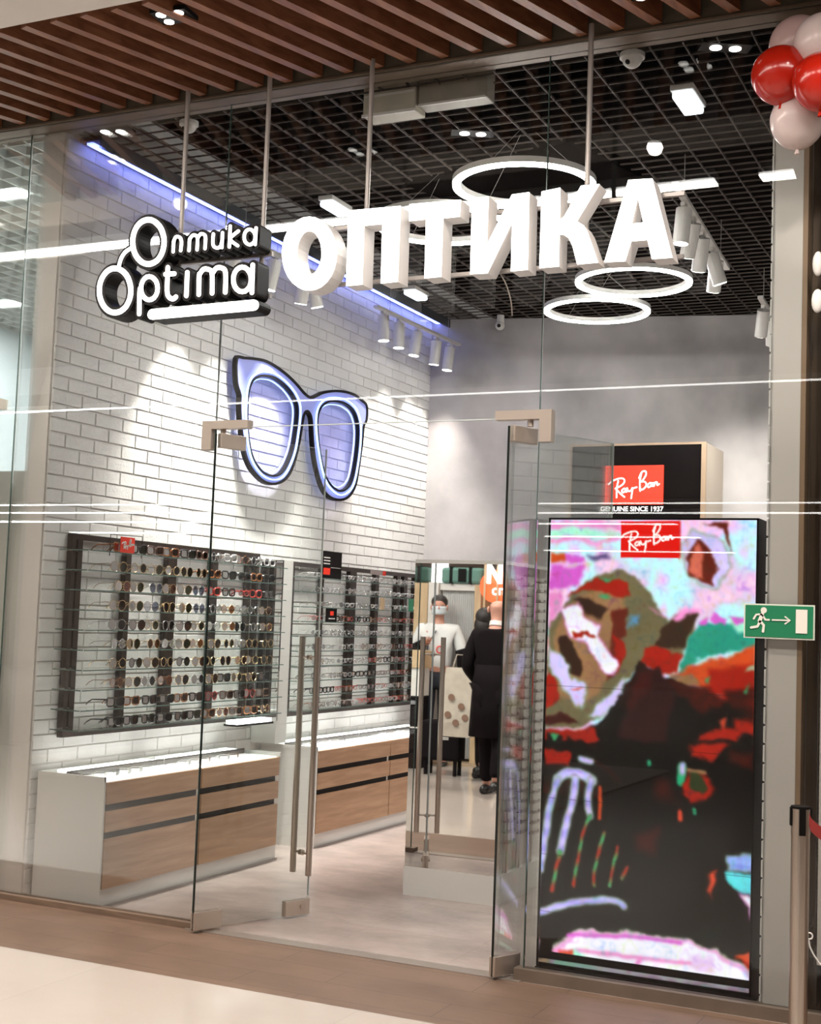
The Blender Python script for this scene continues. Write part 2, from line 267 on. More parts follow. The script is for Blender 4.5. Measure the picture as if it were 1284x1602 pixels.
GR = [(8.462,3.026),(8.594,3.029),(8.713,3.002),(8.78,2.948),(8.813,2.869),(8.813,2.757),(8.793,2.634),(8.755,2.51),(8.703,2.44),(8.61,2.396),(8.517,2.39),(8.402,2.427),(8.324,2.49),(8.261,2.597),(8.215,2.714),(8.192,2.816),(8.2,2.896),(8.248,2.957),(8.335,3.002)]
SCR = [('p','pink',0.02,[(-0.006,-0.001),(0.351,0.002),(0.352,0.02),(-0.005,0.021)]),('p','mint',0.03,[(0.001,0.021),(0.173,0.018),(0.353,0.03),(0.353,0.038),(-0.003,0.045)]),('p','pink',0.02,[(-0.003,0.047),(0.336,0.041),(0.348,0.048),(-0.002,0.058)]),('p','orange',0.012,[(-0.001,0.084),(0.083,0.084),(0.084,0.1),(0.001,0.103)]),('p','magenta',0.015,[(0.077,0.084),(0.177,0.083),(0.178,0.098),(0.078,0.099)]),('p','navy',0.03,[(0.2,0.083),(0.292,0.077),(0.305,0.093),(0.213,0.096)]),('p','magenta',0.02,[(0.001,0.108),(0.166,0.104),(0.146,0.152),(-0.002,0.156)]),('p','pink',0.02,[(-0.001,0.164),(0.087,0.157),(0.066,0.2),(-0.002,0.248)]),('p','olive',0.012,[(0.095,0.184),(0.181,0.146),(0.272,0.122),(0.363,0.118),(0.455,0.143),(0.524,0.178),(0.582,0.223),(0.625,0.207),(0.723,0.208),(0.704,0.256),(0.62,0.328),(0.531,0.305),(0.432,0.337),(0.355,0.38),(0.278,0.433),(0.188,0.464),(0.001,0.473),(-0.009,0.322),(-0.002,0.248),(0.067,0.205)]),('p','tan',0.02,[(0.147,0.172),(0.263,0.161),(0.367,0.18),(0.382,0.241),(0.351,0.314),(0.275,0.382),(0.174,0.421),(0.079,0.403),(0.015,0.321),(0.034,0.247)]),('p','red',0.008,[(0.106,0.173),(0.215,0.14),(0.296,0.137),(0.388,0.144),(0.401,0.174),(0.344,0.18),(0.263,0.166),(0.181,0.162)]),('p','green',0.01,[(0.227,0.14),(0.319,0.134),(0.285,0.147)]),('p','green',0.01,[(0.24,0.176),(0.286,0.171),(0.31,0.186)]),('p','brown',0.012,[(0.13,0.178),(0.218,0.182),(0.288,0.202),(0.266,0.228),(0.184,0.208)]),('p','redbrown',0.012,[(0.311,0.207),(0.379,0.2),(0.393,0.251),(0.371,0.262),(0.385,0.303),(0.331,0.35),(0.297,0.361),(0.316,0.294),(0.33,0.242)]),('p','red',0.008,[(0.337,0.252),(0.394,0.272),(0.385,0.303),(0.347,0.344)]),('p','blue',0.02,[(0.397,0.221),(0.437,0.22),(0.438,0.24),(0.398,0.241)]),('p','white',0.006,[(0.066,0.2),(0.148,0.191),(0.197,0.219),(0.267,0.243),(0.268,0.259),(0.352,0.324),(0.33,0.345),(0.284,0.341),(0.236,0.306),(0.211,0.27),(0.129,0.267),(0.105,0.246)]),('p','red',0.004,[(0.134,0.253),(0.245,0.254),(0.257,0.259),(0.141,0.266)]),('p','brown',0.008,[(0.059,0.268),(0.106,0.262),(0.18,0.328),(0.158,0.354),(0.087,0.34),(0.061,0.294)]),('p','lav',0.006,[(0.001,0.295),(0.073,0.304),(0.11,0.329),(0.123,0.355),(0.194,0.369),(0.207,0.394),(0.186,0.426),(0.126,0.402),(0.077,0.372),(0.004,0.332)]),('p','redlt',0.004,[(0.119,0.384),(0.2,0.379),(0.16,0.388)]),('p','red',0.006,[(-0.001,0.348),(0.041,0.357),(0.079,0.398),(0.045,0.419),(-0.002,0.423)]),('p','darkred',0.01,[(-0.001,0.441),(0.105,0.433),(0.164,0.452),(0.001,0.465)]),('p','lav',0.005,[(0.388,0.354),(0.399,0.364),(0.356,0.405),(0.279,0.438),(0.21,0.443),(0.243,0.419),(0.322,0.391)]),('p','dark',0.012,[(0.625,0.209),(0.729,0.21),(0.682,0.256),(0.673,0.287),(0.596,0.283),(0.529,0.279),(0.561,0.238)]),('p','red',0.01,[(0.474,0.286),(0.54,0.279),(0.662,0.297),(0.631,0.328),(0.577,0.339),(0.464,0.311)]),('p','teal',0.01,[(0.746,0.225),(0.832,0.224),(0.99,0.211),(0.987,0.27),(0.877,0.282),(0.728,0.305),(0.642,0.33),(0.683,0.276),(0.703,0.246)]),('p','mint',0.02,[(0.852,0.204),(1.0,0.201),(0.991,0.241),(0.896,0.238)]),('p','orange',0.015,[(0.685,0.316),(0.856,0.293),(0.991,0.26),(0.989,0.349),(0.859,0.367),(0.752,0.36),(0.621,0.353),(0.599,0.338)]),('p','tan',0.015,[(0.599,0.338),(0.686,0.329),(0.741,0.35),(0.676,0.362),(0.621,0.358)]),('p','black',0.012,[(0.464,0.311),(0.577,0.344),(0.665,0.357),(0.752,0.37),(0.795,0.378),(0.985,0.378),(0.986,0.529),(-0.016,0.567),(-0.01,0.478),(0.189,0.472),(0.29,0.443),(0.378,0.384)]),('p','darkred',0.02,[(0.577,0.349),(0.687,0.361),(0.794,0.354),(0.849,0.392),(0.733,0.415),(0.623,0.383)]),('p','red',0.03,[(0.772,0.319),(0.983,0.31),(0.98,0.364),(0.86,0.386),(0.784,0.369)]),('p','darkred',0.03,[(0.859,0.367),(0.99,0.354),(0.986,0.398),(0.881,0.401)]),('p','red',0.02,[(0.735,0.459),(0.82,0.447),(0.904,0.449),(0.885,0.489),(0.801,0.506),(0.694,0.52)]),('p','redlt',0.02,[(0.819,0.432),(0.851,0.426),(0.841,0.451)]),('p','red',0.025,[(0.882,0.425),(0.977,0.427),(0.967,0.452),(0.894,0.449)]),('p','black',0.01,[(0.725,0.487),(0.762,0.483),(0.769,0.503),(0.731,0.506)]),('p','red',0.03,[(0.875,0.504),(0.938,0.506),(0.939,0.526),(0.876,0.523)]),('p','maroon',0.02,[(0.443,0.342),(0.554,0.319),(0.623,0.388),(0.585,0.519),(0.42,0.545),(0.36,0.466),(0.392,0.43)]),('p','red',0.012,[(0.001,0.478),(0.246,0.465),(0.282,0.489),(0.179,0.508),(0.158,0.55),(0.007,0.561)]),('p','black',0.012,[(0.026,0.487),(0.084,0.485),(0.075,0.517),(0.016,0.524)]),('p','black',0.015,[(0.108,0.49),(0.201,0.492),(0.169,0.529),(0.076,0.537)]),('p','green',0.008,[(0.038,0.487),(0.073,0.483),(0.051,0.507)]),('p','green',0.02,[(0.498,0.527),(0.525,0.526),(0.52,0.539),(0.498,0.54)]),('p','green',0.01,[(0.756,0.34),(0.783,0.334),(0.778,0.349)]),('p','green',0.01,[(0.906,0.366),(0.921,0.346),(0.922,0.37)]),('p','greylt',0.01,[(0.905,0.326),(0.962,0.3),(0.988,0.305),(0.962,0.325)]),('p','lav',0.01,[(0.662,0.055),(0.715,0.019),(0.835,0.044),(0.87,0.104),(0.818,0.149),(0.743,0.15),(0.664,0.105)]),('p','redbrown',0.008,[(0.674,0.08),(0.727,0.039),(0.782,0.064),(0.827,0.109),(0.796,0.144),(0.742,0.14),(0.687,0.12)]),('p','salmon',0.012,[(0.691,0.085),(0.722,0.049),(0.756,0.074),(0.758,0.13),(0.72,0.13),(0.686,0.105)]),('p','redbrown',0.008,[(0.747,0.004),(0.866,0.004),(0.872,0.034),(0.869,0.079),(0.857,0.049),(0.845,0.019)]),('p','pink',0.02,[(0.503,0.194),(0.593,0.218),(0.669,0.196),(0.745,0.2),(0.745,0.203),(0.615,0.222)]),('p','magenta',0.006,[(0.74,0.225),(0.778,0.21),(0.768,0.235),(0.746,0.233)]),('p','magenta',0.006,[(0.799,0.204),(0.853,0.213),(0.843,0.229),(0.789,0.219)]),('p','magenta',0.006,[(0.863,0.203),(0.916,0.21),(0.896,0.225)]),('p','rlogo',0.001,[(0.354,0.003),(0.644,0.002),(0.644,0.084),(0.356,0.085)]),('p','black',0.01,[(-0.017,0.565),(-0.021,0.503),(0.968,0.47),(0.987,0.986),(-0.011,0.995)]),('p','red',0.015,[(-0.007,0.523),(0.134,0.523),(0.124,0.56),(0.006,0.549)]),('s','darkred',0.008,0.01,[(0.238,0.535),(0.366,0.581)]),('p','red',0.02,[(0.693,0.489),(0.864,0.483),(0.801,0.52),(0.705,0.513)]),('p','darkred',0.03,[(0.875,0.497),(0.958,0.494),(0.949,0.529),(0.886,0.521)]),('s','lavh',0.022,0.006,[(0.181,0.537),(0.227,0.54)]),('s','lavh',0.035,0.006,[(0.068,0.587),(0.113,0.573),(0.183,0.57),(0.236,0.583)]),('s','lavh',0.026,0.006,[(0.068,0.59),(0.036,0.65),(0.019,0.713),(-0.004,0.791)]),('s','lavh',0.028,0.006,[(0.155,0.584),(0.146,0.63),(0.12,0.677),(0.089,0.745)]),('s','grnred',0.016,0.006,[(0.089,0.745),(0.054,0.834)]),('s','lavh',0.024,0.006,[(0.23,0.581),(0.215,0.627),(0.229,0.662)]),('s','grnred',0.014,0.006,[(0.229,0.662),(0.197,0.704),(0.158,0.818)]),('s','orange',0.014,0.006,[(0.276,0.595),(0.275,0.665)]),('s','grnred',0.014,0.006,[(0.299,0.695),(0.263,0.767),(0.255,0.81)]),('s','grnred',0.012,0.006,[(0.368,0.721),(0.348,0.767),(0.332,0.808)]),('s','grnred',0.012,0.006,[(0.415,0.764),(0.389,0.79)]),('s','green2',0.03,0.01,[(0.657,0.535),(0.648,0.57)]),('s','lavh',0.018,0.006,[(0.66,0.53),(0.656,0.547)]),('p','red',0.02,[(0.684,0.539),(0.781,0.55),(0.809,0.578),(0.773,0.604),(0.699,0.617),(0.644,0.595)]),('p','olivedk',0.012,[(0.684,0.539),(0.76,0.551),(0.782,0.574),(0.751,0.595),(0.697,0.583)]),('s','tan',0.012,0.006,[(0.684,0.541),(0.765,0.545)]),('s','green2',0.014,0.01,[(0.714,0.626),(0.717,0.633)]),('s','redlt',0.016,0.01,[(0.645,0.634),(0.652,0.651)]),('s','green2',0.012,0.01,[(0.507,0.53),(0.509,0.538)]),('p','lavh2',0.012,[(0.862,0.717),(0.977,0.704),(0.978,0.735),(0.864,0.746)]),('p','cyan',0.01,[(0.853,0.75),(0.978,0.742),(0.98,0.782),(0.897,0.785),(0.86,0.775)]),('p','white',0.01,[(0.902,0.788),(0.964,0.788),(0.961,0.836),(0.93,0.838)]),('p','tan',0.012,[(0.938,0.787),(0.975,0.788),(0.97,0.812)]),('p','redlt',0.02,[(0.785,0.759),(0.811,0.748),(0.812,0.777),(0.792,0.807),(0.776,0.799)]),('p','darkred',0.04,[(0.428,0.694),(0.549,0.673),(0.53,0.723),(0.453,0.732)]),('s','lavh',0.026,0.005,[(-0.013,0.888),(0.131,0.859),(0.268,0.842),(0.358,0.838),(0.398,0.847)]),('p','darkgreen',0.04,[(0.732,0.884),(0.837,0.867),(0.796,0.894)]),('p','orange',0.015,[(0.881,0.92),(0.974,0.907),(0.97,0.945),(0.923,0.934)]),('p','red',0.01,[(0.913,0.925),(0.97,0.95),(0.971,0.959),(0.903,0.94)]),('p','cream',0.008,[(-0.012,0.98),(0.057,0.965),(0.048,1.001),(-0.011,1.002)]),('p','pinkw',0.006,[(0.03,1.0),(0.068,0.954),(0.192,0.909),(0.439,0.899),(0.711,0.899),(0.871,0.923),(0.971,0.962),(0.972,0.992),(-0.011,1.007)]),('p','white',0.01,[(0.047,0.999),(0.091,0.958),(0.204,0.918),(0.44,0.909),(0.712,0.907),(0.861,0.931),(0.956,0.967),(0.967,0.988),(0.001,1.004)]),('s','pink',0.012,0.01,[(0.068,0.964),(0.275,0.956),(0.498,0.954),(0.714,0.95),(0.777,0.946)]),('s','magenta',0.012,0.01,[(0.136,0.927),(0.44,0.911),(0.658,0.91)]),('p','mint',0.02,[(0.069,0.969),(0.161,0.959),(0.277,0.991),(0.059,1.0)]),('p','redlt',0.01,[(0.091,0.96),(0.161,0.959),(0.161,0.968),(0.092,0.97)]),('s','pink',0.01,0.01,[(0.476,0.958),(0.422,0.986)]),('p','lavp',0.02,[(0.703,0.939),(0.798,0.932),(0.799,0.961),(0.704,0.963)])]
SCRIPT = [[(0.063,0.33),(0.115,0.379),(0.216,0.422),(0.302,0.431),(0.339,0.388),(0.302,0.322),(0.187,0.259)],[(0.23,0.388),(0.207,0.259),(0.207,0.109)],[(0.187,0.259),(0.273,0.172),(0.345,0.115)],[(0.336,0.259),(0.299,0.23),(0.31,0.19),(0.353,0.213),(0.362,0.259),(0.374,0.201)],[(0.388,0.264),(0.408,0.213),(0.454,0.224),(0.483,0.273),(0.471,0.172),(0.46,0.092)],[(0.511,0.267),(0.552,0.279)],[(0.626,0.511),(0.603,0.374),(0.612,0.216)],[(0.589,0.431),(0.632,0.532),(0.695,0.546),(0.704,0.483),(0.647,0.388),(0.603,0.368),(0.69,0.368),(0.713,0.302),(0.647,0.236),(0.603,0.259)],[(0.782,0.351),(0.739,0.316),(0.753,0.276),(0.796,0.305),(0.799,0.351),(0.813,0.293)],[(0.833,0.351),(0.842,0.293),(0.868,0.356),(0.897,0.356),(0.902,0.31),(0.934,0.33)]]
# ---------------------------------------------------------------- the setting
FY = 5.5            # plane of the glass shopfront
GH = 4.0            # ceiling height
struct('floor', MB().box(-22, 5, -22, 4.73, -.1, 0), 'tilew')
struct('floor', MB().box(-16, 5, 4.73, 5.46, -.1, 0), 'tileb')
struct('floor', MB().box(-16, 5, 5.46, 13, -.1, 0), 'tiles')
# dark void above the shop and the open metal grid hung under it
struct('ceiling', MB().box(-4.9, 3, 5.54, 12.5, 4.42, 4.5), 'void')
g = MB()
x = -4.66
while x < -.9: g.box(x-.003, x+.003, 5.56, 11.3, GH, GH+.012); x += .146
y = 5.6
while y < 11.3: g.box(-4.72, -1.0, y-.0026, y+.0026, GH, GH+.009); y += .099
struct('ceiling', g, 'grid')
struct('ceiling', MB().prism((-3.40, 6.88), (-2.30, 6.52), .9, GH-.012, GH+.05, 1), 'void')
# neighbour's white grid ceiling on the left
g = MB(); x = -10
while x < -4.9: g.box(x-.006, x+.006, 5.56, 11.9, GH, GH+.05); x += .145
y = 5.6
while y < 11.9: g.box(-10, -4.95, y-.006, y+.006, GH, GH+.05); y += .145
struct('ceiling', g, 'wgrid')
struct('ceiling', MB().box(-10, -4.95, 5.56, 12, 4.3, 4.36), pm('grey_slab', (.22, .23, .21), .9))
# brick side walls, each course a row of real bricks over mortar
def brick_wall(name, xf, sgn, y0, y1, h):
    mb = MB(); L, H, gp = .24, .075, .0055
    for r in range(int(h/H)+1):
        y = y0-(r % 2)*L/2
        while y < y1:
            a, b = max(y+gp/2, y0), min(y+L-gp/2, y1)
            if b-a > .02 and (r+1)*H <= h+.03:
                z0, z1 = r*H+gp/2, min((r+1)*H-gp/2, h); e = .003; xi, xo = xf, xf+sgn*.008
                mb.add([(xi, a, z0), (xi, b, z0), (xi, b, z1), (xi, a, z1), (xo, a+e, z0+e), (xo, b-e, z0+e), (xo, b-e, z1-e), (xo, a+e, z1-e)],
                       [(4, 5, 6, 7), (0, 1, 5, 4), (1, 2, 6, 5), (2, 3, 7, 6), (3, 0, 4, 7)])
            y += L
    return struct(name, mb, 'brick')
brick_wall('wall_left', -4.745, 1, 5.525, 10.3, 4.0)
struct('wall_left', MB().box(-4.86, -4.745, 5.53, 10.6, 0, 4.02), 'mortar')
struct('trim_1', MB().box(-4.86, -4.752, 5.518, 5.532, 0, 4.02), 'white')
struct('wall_neighbour', MB().box(-4.90, -4.861, 5.53, 11.9, 0, 4.3), 'wpanel')
brick_wall('wall_right', -1.045, -1, 5.525, 10.9, 4.0)
struct('wall_right', MB().box(-1.045, -.93, 5.532, 11.0, 0, 4.02), 'mortar')
struct('trim_2', MB().box(-1.035, -.925, 5.518, 5.534, 0, 4.02), 'white')
a12 = math.radians(12.2)
b0 = Vector((-4.80, 10.185)); b1 = b0+Vector((math.cos(a12), math.sin(a12)))*4.2
struct('wall_back', MB().prism(b0, b1, .1, 0, 4.0, 1), 'concrete')
# neighbour on the left: back walls and frosted lower panel behind the glass
struct('wall_neighbour', MB().box(-8.8, -8.7, 5.6, 12, 0, 4.3), pm('pale_blue_wall', (.58, .63, .64), .6))
struct('wall_neighbour', MB().box(-10, -4.9, 11.9, 12, 0, 4.3), pm('pale_blue_wall', (.58, .63, .64), .6))
struct('wall_neighbour', MB().box(-8.0, -4.87, 5.58, 5.62, 0, 2.2), pm('frosted_film', (.55, .56, .51), .5))
# right of the shop: brown recess, white panel beyond
struct('wall_neighbour', MB().box(-.925, -.905, 5.52, 5.62, 0, 4.0), pm('tan_jamb', (.33, .22, .14), .5))
struct('wall_neighbour', MB().box(-.905, 2, 5.64, 5.7, 0, 4.0), pm('brown_panel', (.14, .09, .055), .5, var=.2, scale=3, stretch=(6, 1, .5)))
struct('wall_neighbour', MB().box(-.845, -.835, 5.53, 5.64, .06, 3.9), pm('brown_post', (.045, .03, .022), .5))
struct('wall_neighbour', MB().box(-.838, 1.2, 5.53, 5.63, .22, 1.56), 'white')
# steel and timber along the foot and head of the front
struct('trim_3', MB().box(-9, -3.66, 5.46, 5.53, 0, .028), 'sill')
struct('trim_4', MB().box(-2.055, 2, 5.465, 5.53, 0, .05), pm('alu_rail', (.24, .19, .15), .4, .5, var=.1))
struct('trim_5', MB().box(-12, 3, 5.405, 5.545, GH, 4.06), 'beam')
struct('trim_6', MB().box(-12, 3, 5.40, 5.412, 4.0, 4.45), 'fascia')
struct('trim_6', MB().box(-12, 3, 5.393, 5.412, 4.003, 4.014), 'beam')
struct('trim_7', MB().box(-3.7, -2.02, 5.445, 5.53, 0, .004), pm('threshold', (.42, .37, .33), .3, .6))
# shopfront panes
def pane(n, x0, x1, z0, z1): struct('window_%d' % n, MB().box(x0, x1, FY-.005, FY+.005, z0, z1), 'glass')
pane(1, -4.95, -3.695, .028, 4.0); pane(2, -3.69, -2.025, 2.385, 4.0); pane(3, -2.02, 1.5, .05, 4.0); pane(4, -9, -4.955, .028, 4.0)
for n, (xx, z0, z1) in enumerate([(-3.6925, 0.03, 4.0), (-2.0225, .05, 4.0), (-4.955, .03, 4.0)]):
    struct('window_%d' % (n+5), MB().box(xx-.0018, xx+.0018, FY-.006, FY+.006, z0, z1), 'gedge')
struct('window_8', MB().box(-3.69, -2.025, FY-.006, FY+.006, 2.381, 2.385), pm('glass_edge_light', (.55, .6, .58), .2))
# timber slats under the mall ceiling and the white ceiling that frames them
sl = MB(); xs = -5.25
sd = Vector((-.31, -.95)).normalized()
while xs < .8:
    e = Vector((xs, 5.392)); s0 = e+sd*((5.392-4.45)/-sd.y); nn = Vector((-sd.y, sd.x))*.0235
    q = [s0-nn, s0+nn, e+nn, e-nn]
    for p in q: pass
    q[0] = s0-nn; q[1] = s0+nn
    sl.add([(p.x, min(p.y, 5.395), 4.02) for p in q]+[(p.x, min(p.y, 5.395), 4.14) for p in q], [(0, 3, 2, 1), (4, 5, 6, 7), (0, 1, 5, 4), (1, 2, 6, 5), (2, 3, 7, 6), (3, 0, 4, 7)])
    xs += .1625
struct('ceiling', sl, 'slat')
struct('ceiling', MB().box(-12, 3, 4.4, 5.42, 4.34, 4.4), 'void')
struct('ceiling', MB().box(-12, 5, 4.02, 4.44, 4.03, 4.4), 'white')
struct('ceiling', MB().box(-16, 5, -.6, 4.02, 4.10, 4.4), pm('dark_brown_ceiling', (.045, .028, .02), .8))
struct('ceiling', MB().box(-22, 5, -22, -.6, 3.62, 3.8), pm('warm_dark_ceiling', (.10, .085, .075), .9))
struct('wall_unseen_mall', MB().box(-22.2, 5, -22.2, -22, 0, 4.4), pm('unseen_mall_wall', (.3, .24, .2), .7))  # unseen far walls, added to keep world light out of the glass
struct('wall_unseen_mall', MB().box(-22.2, -22, -22, -.6, 0, 4.4), pm('unseen_mall_wall', (.3, .24, .2), .7))
struct('wall_unseen_mall', MB().box(4.6, 4.8, -22, -1, 0, 4.4), pm('unseen_mall_wall', (.3, .24, .2), .7))
struct('wall_unseen_mall', MB().box(-16.2, -16, -1, 5.5, 0, 4.4), pm('unseen_mall_wall', (.3, .24, .2), .7))
struct('wall_unseen_mall', MB().box(4.6, 4.8, -1, 5.6, 0, 4.4), pm('unseen_mall_wall', (.3, .24, .2), .7))
# ---------------------------------------------------------------- glass doors
def face_xz(Y):
    return lambda a, b, d: (a, Y+d, b)
def bracket(x, sg):
    t = thing('patch_fitting', 'satin metal L-shaped patch fitting holding glass above the %s door leaf' % ('left' if sg > 0 else 'right'), 'fitting', (x, FY, 2.32), group='patch fittings over the doors')
    pts = [(x-sg*.055, 2.275), (x+sg*.0, 2.275), (x+sg*.0, 2.375-.0), (x+sg*.205, 2.375), (x+sg*.205, 2.415), (x-sg*.055, 2.415)]
    outline('plate', [pts], .05, lambda a, b, d: (a, FY-.03+d, b), M['fitting'], t, org=t.location)
    MB().cyl((x+sg*.05, FY, 2.345), (x+sg*.05, FY, 2.38), .014).build('pivot', 'fitting', t)
bracket(-3.70, 1); bracket(-2.015, -1)
def door(n, hinge, end, side):
    h = Vector(hinge); e = Vector(end); d = (e-h).normalized(); nn = Vector((-d.y, d.x))
    t = thing('glass_door', 'frameless clear glass door leaf, the %s one, standing open inwards' % side, 'door', (h.x, h.y, 0), group=None)
    MB().prism(h, e, .010, .012, 2.34).build('pane', 'leaf', t)
    MB().prism(h, h+d*.004, .0102, .012, 2.34).build('edge', pm('dark_glass_edge', (.012, .016, .015), .2), t)
    MB().prism(e-d*.003, e, .0102, .10, 2.34).build('edge', pm('glass_edge_light', (.55, .6, .58), .2), t)
    MB().prism(h, h+d*.155, .034, .012, .095).build('bottom_clamp', 'fitting', t, bevel=.003)
    MB().prism(h+d*.02, h+d*.17, .030, 2.275, 2.345).build('top_clamp', 'fitting', t, bevel=.003)
    lk = MB().prism(e-d*.15, e, .034, .012, .085).build('lock', 'fitting', t, bevel=.003)
    c = e-d*.05
    mb = MB()
    for s in (-1, 1):
        mb.cyl((c.x+nn.x*.014*s, c.y+nn.y*.014*s, .055), (c.x+nn.x*.026*s, c.y+nn.y*.026*s, .055), .014)
    mb.build('key_cylinder', 'steel', lk, org=t.location)
    hp = e-d*.055
    for s in (-1, 1):
        b = hp+nn*.062*s
        MB().cyl((b.x, b.y, .21), (b.x, b.y, 1.385), .0155, 20).build('handle', 'steel', t, smooth=False)
        mb = MB()
        for z in (.315, 1.28): mb.cyl((hp.x, hp.y, z), (b.x, b.y, z), .006, 10); mb.cyl((hp.x+nn.x*.005*s, hp.y+nn.y*.005*s, z), (hp.x+nn.x*.014*s, hp.y+nn.y*.014*s, z), .013, 14)
        mb.build('handle_stem', 'steel', t)
door(1, (-3.625, 5.40), (-3.372, 6.035), 'left')
door(2, (-2.135, 5.42), (-1.862, 6.06), 'right')
# ---------------------------------------------------------------- hanging sign: six letters on rails, and the round-lettered logo
t = thing('hanging_letter_sign', 'large white lit block letters spelling ОПТИКА hung from grey rods', 'sign', (-2.28, 5.25, 3.12))
sf = lambda a, b, d: (a, 5.2+d, b)
for k, loops in enumerate(SIGN):
    c = outline('letter', loops, .10, lambda a, b, d: (a, 5.2+d, b), pm('letter_return', (.62, .58, .55), .45, emit=(1, .95, .9), es=.10), t, org=t.location)
    outline('lit_face', loops, .004, lambda a, b, d: (a, 5.197+d, b), M['sign'], c, org=t.location)
MB().box(-3.02, -1.36, 5.305, 5.325, 3.245, 3.262).build('rail', 'rod', t); MB().box(-3.02, -1.36, 5.305, 5.325, 2.985, 3.002).build('rail', 'rod', t)
for xx in (-2.815, -1.775): MB().cyl((xx, 5.315, 3.0), (xx, 5.315, 4.03), .0115, 12).build('rod', 'rod', t)
MB().tube(smooth_path([(-2.15, 5.3, 2.98), (-2.12, 5.3, 2.93), (-2.10, 5.31, 2.86), (-2.10, 5.33, 2.80)]), .003, 6).build('cable', pm('grey_cable', (.2, .17, .15), .5), t)
t = thing('hanging_logo_sign', 'black-edged white lit logo reading Оптика Optima with two rings, hung from grey rods', 'sign', (-3.72, 5.25, 3.1))
mb = MB(); mw = MB()
for wd, pts in LOGO:
    p = smooth_path([(a, b) for a, b in pts], 4) if len(pts) > 2 and len(pts) < 9 else pts
    stroke_mb(mb, p, wd+.026, .10, sf, .004); stroke_mb(mw, p, wd*.88, .006, sf, -.002)
mb.build('black_body', 'black', t); mw.build('lit_lettering', em('logo_white', (1, .98, .96), 1.7), t)
mb = MB(); stroke_mb(mb, PILL[1], .056, .10, sf, .004); pb = mb.build('pill_body', 'black', t)
mb = MB(); stroke_mb(mb, PILL[1], .050, .012, sf, -.006); mb.build('pill_face', em('logo_white', (1, .98, .96), 1.7), t)
MB().box(-3.85, -3.30, 5.305, 5.325, 3.155, 3.175).build('rail', 'rod', t); MB().box(-3.85, -3.30, 5.305, 5.325, 2.955, 2.975).build('rail', 'rod', t)
for xx in (-3.825, -3.36): MB().cyl((xx, 5.315, 2.96), (xx, 5.315, 4.03), .0115, 12).build('rod', 'rod', t)
# ---------------------------------------------------------------- glasses emblem on the brick wall
t = thing('glasses_wall_emblem', 'giant cat-eye spectacles sign with black rims and blue glow on brick wall', 'sign', (-4.70, 7.2, 2.4))
wf = lambda a, b, d: (-4.665-d, a, b)
gout = [tuple(p) for p in smooth_path(GOUT, 3, True)]; gl = smooth_path(GL, 4, True); gr = smooth_path(GR, 4, True)
outline('face', [gout, gl, gr], .006, wf, pm('lavender_acrylic', (.20, .22, .50), .3, emit=(.42, .46, 1), es=.3), t, org=t.location)
def band(name, lp, wd, d0, d1, mat):
    mb = MB(); stroke_mb(mb, list(lp)+[lp[0]], wd, d1-d0, wf, d0); return mb.build(name, mat, t)
band('outer_rim', gout, .017, -.010, .022, 'black'); band('lens_rim', gl, .013, -.010, .022, 'black'); band('lens_rim', gr, .013, -.010, .022, 'black')
def shrink(lp, s):
    c = sum((Vector(p) for p in lp), Vector((0, 0)))/len(lp); return [tuple(c+(Vector(p)-c)*s) for p in lp]
band('neon_tube', shrink(gl, 1.075), .007, -.016, -.004, 'bluel'); band('neon_tube', shrink(gr, 1.085), .007, -.016, -.004, 'bluel')
m_ = bpy.data.materials.new('added_blue_glow'); m_.use_nodes = True; n_ = m_.node_tree; n_.nodes.clear()
o_ = n_.nodes.new('ShaderNodeOutputMaterial'); a_ = n_.nodes.new('ShaderNodeAddShader'); e_ = n_.nodes.new('ShaderNodeEmission'); t_ = n_.nodes.new('ShaderNodeBsdfTransparent')
e_.inputs[0].default_value = (.38, .42, 1, 1); e_.inputs[1].default_value = .07; t_.inputs[0].default_value = (.86, .86, .97, 1)
n_.links.new(e_.outputs[0], a_.inputs[0]); n_.links.new(t_.outputs[0], a_.inputs[1]); n_.links.new(a_.outputs[0], o_.inputs[0])
for lp in (gl, gr): outline('glow_sheet', [lp], .003, lambda a, b, d: wf(a, b, d+.014), m_, t, org=t.location)  # added tinted sheets: blue glow on the brick put into their colour
band('neon_tube', shrink(gl, .93), .006, .016, .026, 'bluel'); band('neon_tube', shrink(gr, .92), .006, .016, .026, 'bluel')
# ---------------------------------------------------------------- blue cove light
t = thing('cove_light', 'blue LED cove strip in a dark channel along top of brick wall', 'light', (-4.65, 7.9, 3.97))
MB().box(-4.73, -4.60, 5.62, 10.25, 3.975, 4.0).build('channel', 'black', t)
MB().box(-4.60, -4.585, 5.62, 10.25, 3.93, 4.0).build('lip', pm('dark_grey_lip', (.05, .055, .06), .4), t)
MB().box(-4.70, -4.66, 5.64, 10.2, 3.962, 3.975).build('led_strip', 'blue', t)
